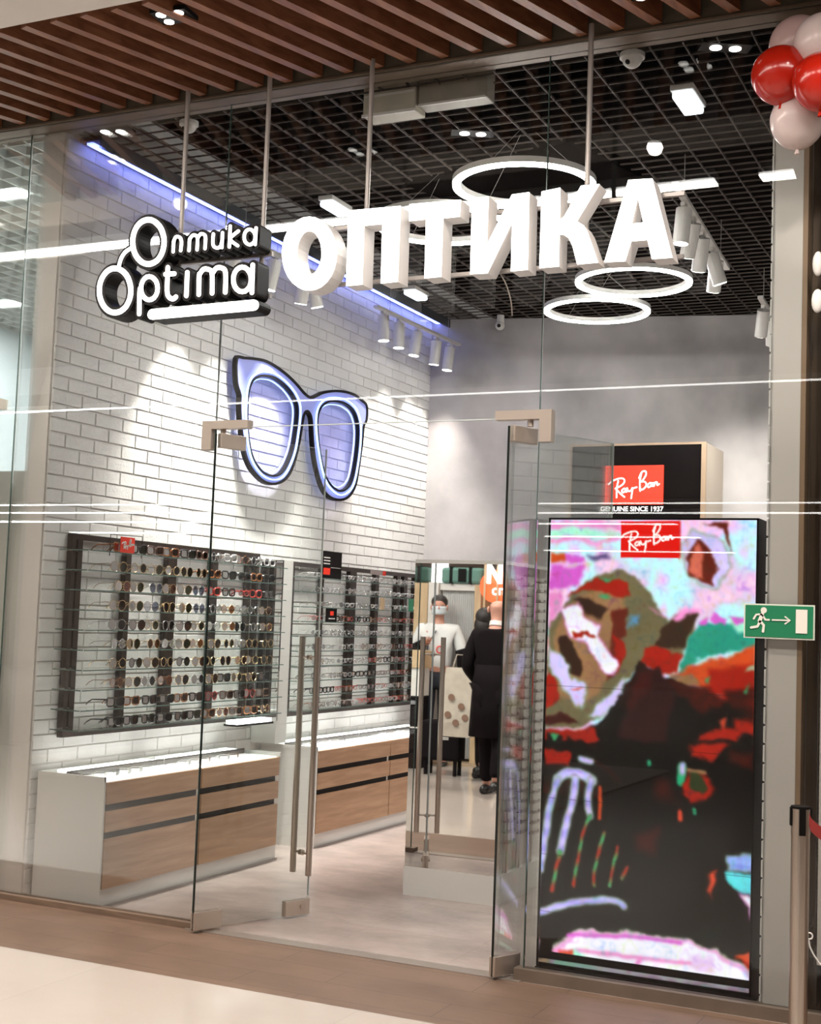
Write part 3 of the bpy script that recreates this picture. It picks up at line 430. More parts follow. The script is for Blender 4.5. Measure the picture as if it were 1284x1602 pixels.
# ---------------------------------------------------------------- ring lamps
ords = ['nearest the sign, over its middle letters', 'lower left, behind the letters Т and П', 'third, low behind the letter К', 'farthest and lowest, in front of the back wall']
for k, (cx, cy, R) in enumerate([(-2.44, 6.30, .345), (-3.12, 6.80, .36), (-2.46, 8.35, .355), (-2.93, 9.06, .355)]):
    t = thing('ring_lamp', 'white glowing ring pendant lamp, '+ords[k], 'lamp', (cx, cy, 3.7), group='ring pendants over the shop floor')
    pts = [(cx+R*math.cos(2*PI*i/64), cy+R*math.sin(2*PI*i/64), 3.7) for i in range(64)]
    mb = MB(); stroke_mb(mb, [(p[0], p[1]) for p in pts]+[(pts[0][0], pts[0][1])], .040, .03, lambda a, b, d: (a, b, 3.705+d)); mb.build('housing', 'whitep', t)
    mb = MB(); stroke_mb(mb, [(p[0], p[1]) for p in pts]+[(pts[0][0], pts[0][1])], .034, .012, lambda a, b, d: (a, b, 3.693+d)); mb.build('diffuser', 'emw', t)
    for i in range(3):
        a = 2*PI*i/3+.4; MB().cyl((cx+R*math.cos(a), cy+R*math.sin(a), 3.73), (cx+.05*math.cos(a), cy+.05*math.sin(a), 3.985), .0012, 5).build('suspension_wire', 'rod', t)
# ---------------------------------------------------------------- track spotlights
def head(top, aim, label, watt, cone, group, sz=.17):
    t = thing('track_spotlight', label, 'spotlight', top, group=group)
    top = Vector(top); d = (Vector(aim)-top).normalized(); piv = top+Vector((0, 0, -.05)); a = piv-d*.02; b = piv+d*sz
    MB().box(top.x-.012, top.x+.012, top.y-.03, top.y+.03, top.z-.02, top.z).build('adapter', 'whitep', t)
    MB().cyl(top, piv, .007, 8).build('stem', 'whitep', t)
    MB().cyl(a, b, .043, 22).build('housing', 'whitep', t)
    MB().cyl(b, b+d*.002, .038, 20).build('lamp_face', 'spotf', t)
    if watt:
        l = bpy.data.lights.new('spot_beam', 'SPOT'); l.energy = watt; l.spot_size = math.radians(cone); l.spot_blend = .9; l.shadow_soft_size = .035; l.color = (1, .95, .88)
        o = bpy.data.objects.new('spot_beam', l); COL.objects.link(o); o.parent = t; o.location = b+d*.02-Vector(t.location); o.rotation_euler = d.to_track_quat('-Z', 'Y').to_euler()
def track(name, p0, p1, label):
    t = thing(name, label, 'light track', p0)
    p0 = Vector(p0); p1 = Vector(p1); MB().prism((p0.x, p0.y), (p1.x, p1.y), .035, p0.z, p0.z+.02).build('rail', 'whitep', t)
    for f in (.15, .85):
        q = p0.lerp(p1, f); MB().cyl((q.x, q.y, q.z+.02), (q.x, q.y, GH), .002, 6).build('hanger', 'rod', t)
track('spotlight_track', (-1.76, 6.67, 3.75), (-1.87, 8.40, 3.75), 'white lighting track right of the letter А, running away from the front')
for k, (y, ax, ay, wz) in enumerate([(6.98, -2.0, 6.9, 1), (7.25, -2.6, 8.3, 1), (7.55, -2.4, 8.6, 1), (7.88, -1.1, 8.6, 0), (8.05, -2.4, 9.2, 1)]):
    x = -1.77-(y-6.67)*.063
    head((x, y, 3.75), (ax, ay, 1.0), 'white cylinder spotlight on the right-hand track, %s from the sign' % ['first', 'second', 'third', 'fourth, turned aside', 'fifth'][k], SPOT_W if wz else 0, 60, 'spotlights on the right track')
track('spotlight_track', (-4.50, 8.70, 3.75), (-4.46, 10.15, 3.75), 'white lighting track by the far end of the brick wall')
for k, y in enumerate([8.83, 9.1, 9.42, 9.78, 10.05]):
    head((-4.5, y, 3.75), [(-4.35, y, 1.0), (-4.5, y, 1.0), (-4.72, y-.15, 1.75), (-4.72, y+.1, 1.8), (-4.65, y-.1, 2.)][k], 'white cylinder spotlight on the track by the far brick wall, %s along' % ['first', 'second', 'third', 'fourth', 'last'][k], WALL_W, 70, 'spotlights on the far track')
track('spotlight_track', (-4.36, 6.5, 3.70), (-4.36, 7.85, 3.70), 'white lighting track over the near wall display, behind the logo')
for k, (y, aim) in enumerate([(6.62, (-4.75, 6.55, 1.75)), (7.05, (-4.75, 7.0, 1.75)), (7.42, (-4.75, 7.65, 1.8)), (7.52, (-4.2, 7.85, 2.4))]):
    head((-4.36, y, 3.70), aim, 'white cylinder spotlight hanging behind the logo and letter О, %s along its track' % ['first', 'second', 'third', 'last'][k], WALL_W*3.2, 58, 'spotlights on the near track')
track('spotlight_track', (-1.82, 9.2, 3.75), (-1.88, 10.3, 3.75), 'short white lighting track beside the right white pillar')
for k, y in enumerate([9.42, 9.72]):
    head((-1.84, y, 3.75), (-2.3+k*.3, y+1.2, 1.6), 'white cylinder spotlight beside the right pillar, %s on its track' % ['first', 'second'][k], WALL_W*.8, 90, 'spotlights on the short track')
# ---------------------------------------------------------------- small ceiling fixtures
def dots(x, y, z, dirv, n, lab, nm='downlight'):
    t = thing(nm, lab, 'light', (x, y, z)); dv = Vector((math.cos(dirv), math.sin(dirv), 0)); pv = Vector((-dv.y, dv.x, 0))
    c = Vector((x, y, z)); L = .05*n if n == 2 else .075
    MB().prism((c-dv*(L+.01))[:2], (c+dv*(L+.01))[:2], .12 if n > 2 else .09, z, z+.02).build('tray', 'black', t)
    k = 0
    for i in range(2):
        for j in range(1 if n == 2 else 2):
            q = c+dv*(i-.5)*.085+pv*((j-.5)*.07 if n > 2 else 0)
            MB().disc(q, .022 if n > 2 else .026, 16, (0, 0, -1), .004).build('lamp_face', 'down', t); k += 1
dots(-4.50, 5.60, GH, .3, 2, 'twin downlight in the black grid at the cove light corner')
dots(-2.72, 6.27, GH, .5, 2, 'twin downlight in the black grid left of the glass joint')
dots(-1.29, 5.68, GH, .5, 2, 'twin downlight in the black grid near the balloons')
dots(-4.84, 4.98, 4.03, .1, 4, 'four-lamp downlight between the timber slats at far left')
dots(-3.42, 4.62, 4.03, .1, 4, 'four-lamp downlight between the timber slats at top left')
dots(-1.47, 5.12, 4.03, .1, 4, 'four-lamp downlight between the timber slats at upper right')
for lab, x, y, s in (('box emergency lamp with milky lens on the grid above the letter А', -1.56, 6.12, 1), ('box emergency lamp on the grid beside the far cove light', -4.42, 9.2, 1), ('box emergency lamp on the grid behind the letter О', -3.95, 7.05, .9)):
    t = thing('emergency_lamp', lab, 'lamp', (x, y, GH)); MB().box(x-.055*s, x+.055*s, y-.13, y+.13, GH-.03, GH).build('base', 'whitep', t, bevel=.006)
    MB().box(x-.048*s, x+.048*s, y-.12, y+.12, GH-.065, GH-.03).build('lens', em('emergency_lens', (.85, .92, 1), 2.2), t, bevel=.012)
for lab, x, y, s in (('white dome detector under the ceiling near the right rod', -1.68, 5.60, 1), ('white dome detector beside the left rod under the beam', -4.03, 5.62, .9)):
    t = thing('dome_detector', lab, 'detector', (x, y, GH)); MB().cyl((x, y, GH-.02), (x, y, GH), .055*s, 24).build('base', 'whitep', t)
    MB().sph((x, y, GH-.02), .045*s, 1, 1, 1).build('dome', 'whitep', t, smooth=True); MB().sph((x-.01, y-.03, GH-.045), .012).build('lens', 'black', t, smooth=True)
t = thing('security_camera', 'small white security camera hanging at top of the grey back wall', 'camera', (-4.12, 10.2, 3.98))
MB().cyl((-4.12, 10.2, 3.93), (-4.12, 10.2, 4.0), .03).build('mount', 'whitep', t); MB().sph((-4.12, 10.19, 3.91), .038).build('ball', 'whitep', t, smooth=True); MB().cyl((-4.115, 10.16, 3.905), (-4.11, 10.14, 3.90), .015).build('lens', 'black', t)
t = thing('air_curtain', 'beige air curtain unit mounted under the beam over the doorway', 'air curtain', (-2.7, 5.65, 4.0))
MB().box(-3.01, -2.73, 5.60, 5.72, 3.885, 4.1).build('housing', 'cream', t, bevel=.008); MB().box(-2.725, -2.375, 5.62, 5.72, 3.91, 4.1).build('housing', pm('grey_cream', (.33, .30, .25), .5), t, bevel=.006)
MB().box(-3.0, -2.74, 5.592, 5.60, 3.975, 3.985).build('seam', 'whitep', t); MB().box(-3.01, -2.73, 5.59, 5.60, 3.88, 3.893).build('lip', 'whitep', t); MB().box(-2.72, -2.38, 5.61, 5.62, 3.905, 3.915).build('lip', 'whitep', t)
for i, x in enumerate((-4.05, -5.2, -6.2, -7.3)):
    pass
for i, (x, y) in enumerate(((-5.80, 6.24), (-7.95, 8.62), (-7.4, 6.24), (-5.4, 8.62))):  # last two panels are out of view, added to brighten the neighbouring shop
    t = thing('panel_lamp', 'square white panel lamp in the neighbouring shop ceiling, '+['nearest', 'farther down', 'added out of view at left', 'added behind the pillar'][i], 'lamp', (x, y, GH), group='panel lamps next door')
    MB().box(x-.13, x+.13, y-.06, y+.06, GH-.012, GH-.002).build('diffuser', em('neighbour_panel', (.95, 1, .97), 8), t)
    l = bpy.data.lights.new('panel_glow', 'AREA'); l.shape = 'RECTANGLE'; l.size = .26; l.size_y = .12; l.energy = 110; l.color = (.95, 1, .98)
    o = bpy.data.objects.new('panel_glow', l); COL.objects.link(o); o.parent = t; o.location = (0, 0, -.016)
# ---------------------------------------------------------------- mall luminaires (seen again in the glass)
def strip(x0, x1, y, z, label, wd=.05, mat='ems', grp=None, house=True, watt=0):
    t = thing('linear_lamp', label, 'lamp', ((x0+x1)/2, y, z), group=grp)
    if house: MB().box(x0, x1, y-wd/2-.01, y+wd/2+.01, z+.01, z+.06).build('housing', 'whitep', t)
    MB().box(x0, x1, y-wd/2, y+wd/2, z, z+.01).build('diffuser', mat, t)
    if watt:
        l = bpy.data.lights.new('tube_light', 'AREA'); l.shape = 'RECTANGLE'; l.size = x1-x0; l.size_y = wd; l.energy = watt*(x1-x0); l.color = (1, .90, .80)
        o = bpy.data.objects.new('tube_light', l); COL.objects.link(o); o.parent = t; o.location = (0, 0, -.004)
strip(-9.5, -1.75, 3.46, 4.035, 'long white linear lamp under the mall ceiling before the shopfront', .12, watt=20)
strip(-1.50, -1.20, 3.46, 4.035, 'short white linear lamp beside the long one', .12, watt=20)
strip(-.9, 3.5, 3.46, 4.035, 'white linear lamp under the mall ceiling to the right', .12, 'ems', watt=20)
strip(-12, 2.5, -.56, 3.60, 'thin bright cove line along the opposite shop head', .035)
ORD12 = ['first', 'second', 'third', 'fourth', 'fifth']
q = 0
for yv in (18.4, 20.0, 22.2, 25.5, 30.5):
    strip(-21, -10.2-q*1.2, 11-yv, 3.2, 'ceiling strip in the opposite shop, left run, %s row' % ['first', 'second', 'third', 'fourth', 'fifth'][q], .12+.07*q, grp='strips in the opposite shop')
    strip(-8.2-q*1.0, 1.0 if q < 2 else -4.9-q*.4, 11-yv, 3.2, 'ceiling strip in the opposite shop, right run, %s row' % ['first', 'second', 'third', 'fourth', 'fifth'][q], .12+.07*q, grp='strips in the opposite shop')
    q += 1
for i, (x, y) in enumerate([(-8.0, 4.3), (-6.4, 4.3), (-4.9, 4.3), (-1.9, 4.3), (-.4, 4.3), (-7.5, .4), (-5.0, .4)]):  # downlights added to brighten the mall and shopfront
    z = 4.03 if y > 4.25 else 4.10
    y = 4.22 if y > 4.25 else y
    t = thing('added_downlight', 'round downlight added to light the mall, %s from the left in %s row' % (ORD12[i if i < 5 else i-5], 'the shopfront' if i < 5 else 'the far'), 'lamp', (x, y, z), group='added mall downlights')
    MB().cyl((x, y, z-.006), (x, y, z-.001), .05, 24).build('ring', 'whitep', t); MB().cyl((x, y, z-.009), (x, y, z-.006), .035, 20).build('lamp_face', 'down', t)
    l = bpy.data.lights.new('added_downlight_beam', 'SPOT'); l.energy = MALL_W; l.spot_size = math.radians(150); l.spot_blend = 1; l.shadow_soft_size = .04; l.color = (1, .90, .80)
    o = bpy.data.objects.new('added_downlight_beam', l); COL.objects.link(o); o.parent = t; o.location = (0, 0, -.03)
# ---------------------------------------------------------------- drawer counters with lit tops
def counter(label, y0, y1, side):
    X0, X1 = -4.715, -4.285
    t = thing('drawer_counter', label, 'counter', ((X0+X1)/2, y0, 0))
    n = 2; bw = (y1-y0-.03)/n
    MB().box(X0, X1-.02, y0, y1, 0, .62).build('body', 'wpanel', t)
    MB().box(X1-.02, X1-.006, y0, y0+.012, 0, .645).build('side_edge', 'wpanel', t)
    MB().box(X0, X1-.006, y0-.001, y0+.012, .62, .645).build('side_panel', 'wpanel', t); MB().box(X0, X1-.006, y1-.012, y1+.001, .62, .645).build('side_panel', 'wpanel', t)
    MB().box(X1-.006, X1-.004, y0, y1, 0.0, .012).build('foot_strip', 'rod', t)
    for i in range(n):
        a = y0+.015+i*bw; b = a+bw-.012
        dr = []
        for z0, z1 in ((.092, .338), (.372, .475), (.510, .618)):
            dr.append(MB().box(X1-.018, X1, a, b, z0, z1).build('drawer', 'oak', t, bevel=.001))
        for z0, z1 in ((.338, .372), (.475, .510)):
            MB().box(X1-.030, X1-.015, a+.004, b-.02, z0-.002, z1+.002).build('finger_groove', 'black', t)
        MB().box(X1-.26, X1-.255, a, b, .62, .655).build('tray_back', 'dark', t)
        MB().box(X1-.25, X1-.02, a+.01, b-.01, .618, .624).build('tray_light', em('tray_glow', (1, .98, .95), .8), t)
        MB().box(X0+.07, X1-.27, a+.05, b-.05, .645, .652).build('light_panel', 'emp', t)
    MB().box(X0, X1-.262, y0+.01, y1-.01, .62, .645).build('worktop', 'wpanel', t)
    MB().box(X1-.255, X1-.004, y0+.01, y1-.01, .650, .656).build('glass_lid', 'shelfg', t)
    return t
counter('near white counter with oak drawers and glowing glass top against brick wall', 5.555, 7.27, 'near')
counter('far white counter with oak drawers and glowing glass top, behind open left door', 7.72, 9.86, 'far')
# ---------------------------------------------------------------- wall displays
XW = -4.73
def display(label, y0, y1, z0, z1, ups, zs, sy0, sy1):
    t = thing('wall_display', label, 'display rack', (XW, (y0+y1)/2, z0))
    MB().box(XW, XW+.035, y0, y1, z1-.03, z1).build('top_rail', 'dark', t); MB().box(XW, XW+.035, y0, y1, z0, z0+.03).build('bottom_rail', 'dark', t)
    for y, wd in ups: MB().box(XW, XW+.035, y-wd/2, y+wd/2, z0+.03, z1-.03).build('upright', 'dark', t)
    for z in zs:
        s = MB().box(XW+.035, -4.50, sy0, sy1, z-.003, z+.003).build('glass_shelf', 'shelfg', t)
        MB().box(-4.5015, -4.498, sy0, sy1, z-.003, z+.003).build('polished_edge', pm('shelf_edge', (.10, .16, .14), .2), s, org=t.location)
        MB().box(XW+.035, XW+.22, sy0-.0015, sy0+.002, z-.003, z+.003).build('polished_edge', pm('shelf_edge', (.10, .16, .14), .2), s, org=t.location)
Z1 = [1.785-.1033*i for i in range(10)]
display('near black-framed wall display with ten glass shelves of sunglasses', 5.70, 7.575, .805, 1.876, [(5.715, .03), (5.765, .04), (6.19, .045), (6.61, .085), (7.06, .06), (7.46, .035), (7.555, .03)], Z1, 5.60, 7.60)
Z2 = [1.74-.0983*i for i in range(10)]
display('far black-framed wall display with ten glass shelves of clear spectacles', 7.99, 10.02, .80, 1.85, [(8.01, .04), (8.43, .03), (8.89, .10), (9.285, .06), (9.655, .05), (9.79, .06), (9.98, .04)], Z2, 7.80, 10.05)
t = thing('mirror_divider', 'slim mirrored divider panel standing between the two wall displays', 'mirror', (-4.66, 7.62, .655))
MB().box(-4.73, -4.545, 7.615, 7.63, .80, 1.84).build('mirror_face', 'mirror', t); MB().box(-4.73, -4.545, 7.63, 7.75, .655, 1.84).build('case', 'wpanel', t); MB().box(-4.73, -4.545, 7.612, 7.63, .655, .80).build('plinth', 'wpanel', t)
t = thing('shelf_lamp', 'small bright lamp bar under the right end of the near display', 'lamp', (-4.55, 7.35, .80)); MB().box(-4.56, -4.48, 7.05, 7.45, .812, .835).build('diffuser', 'emp', t); MB().box(-4.57, -4.47, 7.04, 7.46, .80, .812).build('holder', 'black', t)
# ---------------------------------------------------------------- eyewear
def lens_tint(name, c): return thin_glass(name, c, .5)
LT = dict(brown=lens_tint('lens_brown', (.20, .11, .07)), grey=lens_tint('lens_grey', (.12, .12, .13)), green=lens_tint('lens_green', (.14, .16, .08)), pink=lens_tint('lens_rose', (.55, .33, .31)), blue=lens_tint('lens_blue', (.48, .52, .62)), clear=lens_tint('lens_clear', (.93, .95, .95)), amber=lens_tint('lens_amber', (.48, .25, .07)))
FT = dict(black=pm('frame_black', (.012, .01, .01), .25), tortoise=pm('frame_tortoise', (.22, .075, .02), .25, var=.6, scale=60), gold=pm('frame_gold', (.75, .52, .28), .25, 1), silver=pm('frame_silver', (.65, .65, .65), .2, 1), red=pm('frame_red', (.45, .03, .02), .3), clear=pm('frame_crystal', (.62, .60, .60), .1, spec=.8), brown=pm('frame_brown', (.10, .045, .025), .3))
def shape(kind):
    out = []
    for i in range(18):
        a = 2*PI*i/18; c, s = math.cos(a), math.sin(a)
        if kind == 'aviator': x, z = .027*c*(1-.12*(s < 0)*abs(s)), .024*s-.003*(s < 0); x -= .004*(s < 0)*abs(s)
        elif kind == 'round': x, z = .023*c, .023*s
        elif kind == 'square':
            x = .026*math.copysign(abs(c)**.55, c); z = .020*math.copysign(abs(s)**.6, s)+(.003 if c > .4 and s > 0 else 0)
        else: x = .025*math.copysign(abs(c)**.8, c); z = .015*math.copysign(abs(s)**.8, s)
        out.append((x, z))
    return out
PROTO = {}
def proto(kind, fr, ln):
    """spectacles standing at their own origin, looking along +X, lens bottoms at z = 0"""
    key = (kind, fr, ln)
    if key in PROTO: return PROTO[key], True
    tk = dict(aviator=.0013, round=.0016, square=.0036, oval=.0018)[kind]
    hz = .026
    t = bpy.data.objects.new('sunglasses' if ln not in ('clear',) else 'spectacles', None); COL.objects.link(t); t.empty_display_size = .03
    mb = MB(); sh = shape(kind)
    for s in (-1, 1): mb.tube([(0, s*(.033+x), hz+z) for x, z in sh], tk, 6, closed=True)
    mb.tube([(0, -.010, hz+.006), (.002, 0, hz+.009), (0, .010, hz+.006)], tk, 6)
    if kind == 'aviator': mb.tube([(0, -.014, hz+.018), (.001, 0, hz+.019), (0, .014, hz+.018)], tk, 6)
    for s in (-1, 1): mb.tube([(0, s*.008, hz), (-.006, s*.009, hz-.006)], .001, 5)
    mb.build('frame_front', FT[fr], t, org=(0, 0, 0))
    for s in (-1, 1):
        m = MB(); m.v = [(0, s*(.033+x*.97), hz+z*.97) for x, z in sh]; m.f = [tuple(range(18))]; m.v += [(-.0012, p[1], p[2]) for p in m.v]; m.f.append(tuple(range(35, 17, -1)))
        m.build('lens', LT[ln], t, org=(0, 0, 0))
    for s in (-1, 1):
        MB().tube([(0, s*.062, hz+.012), (-.008, s*.067, hz+.013), (-.09, s*.067, hz+.009), (-.115, s*.066, hz-.004), (-.13, s*.064, hz-.018)], [tk*1.1]*2+[max(tk*.8, .0014)]*3, 6).build('temple', FT[fr], t, org=(0, 0, 0))
    PROTO[key] = t; return t, False
def put(kind, fr, ln, loc, rz, label, group, cat='glasses', tilt=0, sc=1):
    p, used = proto(kind, fr, ln)
    o = copy_tree(p) if used else p
    o.location = loc; o.rotation_euler = (0, tilt, rz); o.scale = (sc, sc, sc)
    o['label'] = label; o['category'] = cat; o['group'] = group
ORD = ['first', 'second', 'third', 'fourth', 'fifth', 'sixth', 'seventh', 'eighth', 'ninth', 'tenth', 'eleventh', 'twelfth', 'thirteenth', 'fourteenth', 'fifteenth', 'sixteenth']
LD = dict(brown='brown-lensed', grey='dark grey-lensed', green='olive-lensed', pink='rose-lensed', blue='pale blue-lensed', clear='clear-lensed', amber='amber-lensed')
rows = [  # near display, top to bottom: left half, right half
 ([('square', 'tortoise', 'brown'), ('square', 'black', 'green'), ('square', 'brown', 'brown')], [('round', 'silver', 'clear'), ('square', 'clear', 'clear'), ('round', 'tortoise', 'brown')]),
 ([('aviator', 'gold', 'green'), ('round', 'gold', 'grey')], [('square', 'black', 'green'), ('square', 'black', 'grey'), ('square', 'tortoise', 'amber')]),
 ([('aviator', 'gold', 'pink'), ('aviator', 'gold', 'green'), ('aviator', 'silver', 'blue')], [('oval', 'red', 'clear'), ('square', 'red', 'brown'), ('square', 'black', 'clear')]),
 ([('aviator', 'gold', 'brown'), ('aviator', 'gold', 'green'), ('aviator', 'silver', 'blue')], [('round', 'silver', 'clear'), ('round', 'gold', 'amber'), ('round', 'silver', 'clear')]),
 ([('aviator', 'black', 'brown'), ('round', 'gold', 'green'), ('aviator', 'silver', 'grey')], [('round', 'gold', 'amber'), ('aviator', 'silver', 'grey'), ('round', 'silver', 'clear')]),
 ([('round', 'gold', 'amber'), ('round', 'silver', 'clear'), ('aviator', 'gold', 'green')], [('round', 'silver', 'clear'), ('aviator', 'gold', 'brown'), ('round', 'gold', 'green')]),
 ([('round', 'gold', 'grey'), ('round', 'black', 'green'), ('aviator', 'gold', 'brown')], [('round', 'gold', 'green'), ('aviator', 'gold', 'brown'), ('round', 'gold', 'amber')]),
 ([('aviator', 'gold', 'grey'), ('round', 'silver', 'grey'), ('round', 'tortoise', 'amber')], [('square', 'black', 'grey'), ('round', 'gold', 'green'), ('aviator', 'gold', 'brown')]),
 ([('square', 'black', 'brown'), ('square', 'black', 'grey'), ('square', 'tortoise', 'brown')], [('square', 'black', 'grey'), ('round', 'red', 'pink'), ('square', 'brown', 'brown')]),
 ([('square', 'black', 'grey'), ('square', 'black', 'brown'), ('square', 'black', 'green')], [('square', 'tortoise', 'brown'), ('round', 'gold', 'pink'), ('square', 'brown', 'grey')])]
for r in range(10):
    for c in range(11):
        half = rows[r][0] if c < 6 else rows[r][1]
        k, f, l = half[(c+(r*5) % 3) % len(half)] if r not in (1, 2) or c >= 6 else half[c % len(half)]
        y = 5.93+c*.152+random.uniform(-.012, .012)
        put(k, f, l, (-4.545+random.uniform(-.01, .01), y, Z1[r]+.004), random.uniform(-.12, .12), '%s %s glasses, %s from left, %s shelf down, near wall display' % (LD[l], k, ORD[c], ORD[r]), 'eyewear on the near wall display', sc=1.1)
kinds2 = ([('oval', 'clear', 'clear'), ('round', 'silver', 'clear'), ('oval', 'silver', 'clear')], [('square', 'black', 'clear'), ('round', 'tortoise', 'clear'), ('oval', 'red', 'clear'), ('oval', 'brown', 'clear')])
for r in range(10):
    for c in range(16):
        dark = r in (3, 7, 8, 9) or (r > 4 and c > 5)
        L = kinds2[1] if dark and random.random() < .75 else kinds2[0]
        k, f, l = random.choice(L); y = 8.09+c*.122+random.uniform(-.012, .012)
        put(k, f, l, (-4.545+random.uniform(-.01, .01), y, Z2[r]+.004), random.uniform(-.15, .15), '%s-framed %s spectacles, %s from left, %s shelf down, far wall display' % (f, k, ORD[c], ORD[r]), 'eyewear on the far wall display', sc=.9)
for ci, (y0, nn, lab) in enumerate(((5.60, 6, 'first tray, near counter'), (6.45, 6, 'second tray, near counter'), (7.80, 6, 'first tray, far counter'), (8.85, 6, 'second tray, far counter'))):
    for c in range(nn):
        k, f, l = random.choice([('square', 'black', 'clear'), ('oval', 'silver', 'clear'), ('square', 'clear', 'clear'), ('round', 'tortoise', 'clear')])
        put(k, f, l, (-4.40, y0+c*.10, .626), PI*.15, '%s %s spectacles under glass, %s from left, %s' % (f, k, ORD[c], lab), 'eyewear in the counter trays', sc=.62)
# cards on the shelves
def card(label, y0, y1, z0, z1, mat, x=-4.50, deco=None):
    t = thing('display_card', label, 'card', (x, (y0+y1)/2, z0)); MB().box(x-.004, x, y0, y1, z0, z1).build('board', mat, t)
    if deco: deco(t, x, y0, y1, z0, z1)
    return t
def script(mb, to3d, wd, n=5):
    for s in SCRIPT: stroke_mb(mb, smooth_path(s, n), wd, .02, to3d)
def d_red(t, x, y0, y1, z0, z1):
    mb = MB(); script(mb, lambda a, b, d: (x+.003-d*.1, y0+a*(y1-y0), z0+b*(y1-y0)/1.05+.012), .045); mb.build('white_script', 'whitep', t)
card('small red card with white script on top shelf of the near display', 5.855, 5.975, Z1[0]+.0, 1.872, 'orange', deco=d_red)
t = thing('card_holder', 'thin black wire frame around the red card on the near display', 'holder', (-4.51, 5.91, 1.76))
MB().tube([(-4.508, 5.775, 1.765), (-4.508, 5.775, 1.878), (-4.508, 6.05, 1.885), (-4.508, 6.05, 1.765)], .0022, 6).build('wire', 'black', t)
def d_blk(t, x, y0, y1, z0, z1):
    w_, h_ = y1-y0, z1-z0
    mb = MB(); mb.box(x, x+.002, y0+w_*.10, y0+w_*.42, z0+h_*.14, z0+h_*.38); mb.build('red_emblem', 'orange', t)
    mb = MB()
    for i in range(3): mb.box(x, x+.002, y0+w_*.10, y0+w_*.40, z0+h_*(.52+.11*i), z0+h_*(.56+.11*i))
    mb.box(x, x+.002, y0+w_*.45, y0+w_*.95, z0+h_*.40, z0+h_*.415); mb.build('white_lines', 'whitep', t)
card('tall black card with red emblem on top of the far display', 8.05, 8.335, 1.744, 1.93, 'black', deco=d_blk)
def d_blk2(t, x, y0, y1, z0, z1):
    MB().box(x, x+.002, y0+.06, y0+.105, z0+.045, z0+.075).build('red_emblem', 'orange', t); MB().box(x, x+.002, y0+.04, y0+.125, z0+.02, z0+.027).build('white_line', 'whitep', t)
card('small black card with red emblem on third shelf of the far display', 8.14, 8.295, Z2[3]+.002, 1.54, 'black', deco=d_blk2)
card('tan wooden card on a shelf right in the far display', 8.955, 9.03, Z2[2]+.003, 1.636, 'lwood')
card('green card at the right end of the far display', 9.45, 9.53, Z2[2]+.003, 1.64, pm('card_green', (.03, .25, .13), .5))
card('grey and red name card on the top rail of the far display', 8.785, 9.03, 1.80, 1.832, pm('card_grey', (.3, .25, .24), .5), deco=lambda t, x, a, b, c, d: MB().box(x, x+.002, b-.05, b, c, d).build('red_end', 'orange', t) and None)
# ---------------------------------------------------------------- mirror stand in mid shop
MT = math.radians(1.2); MC = Vector((-2.93, 6.78)); mu = Vector((math.cos(MT), math.sin(MT))); mn = Vector((-mu.y, mu.x))
def mp(s, d): p = MC+mu*s+mn*d; return (p.x, p.y)
t = thing('mirror_stand', 'freestanding white stand with tall mirror front and white plinth, behind doors', 'mirror stand', (MC.x, MC.y+.3, 0))
MB().prism(mp(-.27, 0), mp(.285, 0), .80, 0, .155, 1).build('plinth', 'wpanel', t)
MB().prism(mp(-.265, .012), mp(.262, .012), .70, .155, 1.80, 1).build('body', 'white', t)
MB().prism(mp(-.265, 0), mp(.262, 0), .012, .155, 1.80, 1).build('mirror', 'mirror', t)
MB().prism(mp(.262, 0), mp(.275, 0), .02, .155, 1.80, 1).build('edge_trim', 'steel', t)
MB().prism(mp(-.265, 0), mp(.285, 0), .80, 1.80, 1.82, 1).build('top', 'wpanel', t)
for i in range(3):
    x, y = mp(.282, .10+i*.20); MB().cyl((x, y, .16), (x, y, 1.80), .006, 8).build('peg_rail', 'steel', t)
    mb = MB()
    for j in range(26): z = .32+j*.056+(i % 2)*.028; mb.box(x-.002, x+.030, y-.055, y+.055, z, z+.006); mb.box(x+.02, x+.03, y-.055, y-.04, z, z+.018); mb.box(x+.02, x+.03, y+.04, y+.055, z, z+.018)
    mb.build('peg_row', pm('peg_metal', (.42, .37, .34), .3, .8), t)
# ---------------------------------------------------------------- box sign on the back wall
t = thing('box_cabinet', 'black-fronted wall cabinet with beige sides and a red Ray-Ban sign, on grey wall', 'cabinet', (-2.9, 10.1, 1.0))
MB().box(-3.43, -2.365, 10.06, 10.62, 1.0, 2.888).build('carcass', pm('beige_side', (.50, .43, .36), .4), t)
MB().box(-3.415, -2.40, 10.045, 10.06, 1.0, 2.875).build('front_panel', 'blackg', t)
fr_ = MB(); fr_.box(-3.43, -2.365, 10.035, 10.06, 2.875, 2.892); fr_.box(-3.432, -3.415, 10.035, 10.06, 1.0, 2.875); fr_.box(-2.40, -2.365, 10.035, 10.06, 1.0, 2.875); fr_.build('frame', pm('champagne_trim', (.50, .36, .25), .35, .5), t)
rs = MB().box(-3.14, -2.685, 10.03, 10.046, 2.42, 2.72).build('red_sign', em('red_sign_lit', (.72, .035, .012), .75), t)
mb = MB(); script(mb, lambda a, b, d: (-3.14+a*.455, 10.026+d*.1, 2.42+b*.455+.005), .027); mb.build('white_script', em('script_white', (1, .97, .95), .9), rs, org=t.location)
mb = MB(); text_mb(mb, 'GENUINE SINCE 1937', .052, lambda a, b, d: (-2.93+a, 10.043-.003+d, 2.385+b), sx=1.0, bold=.001); mb.build('caption', em('script_white', (1, .97, .95), .9), t)
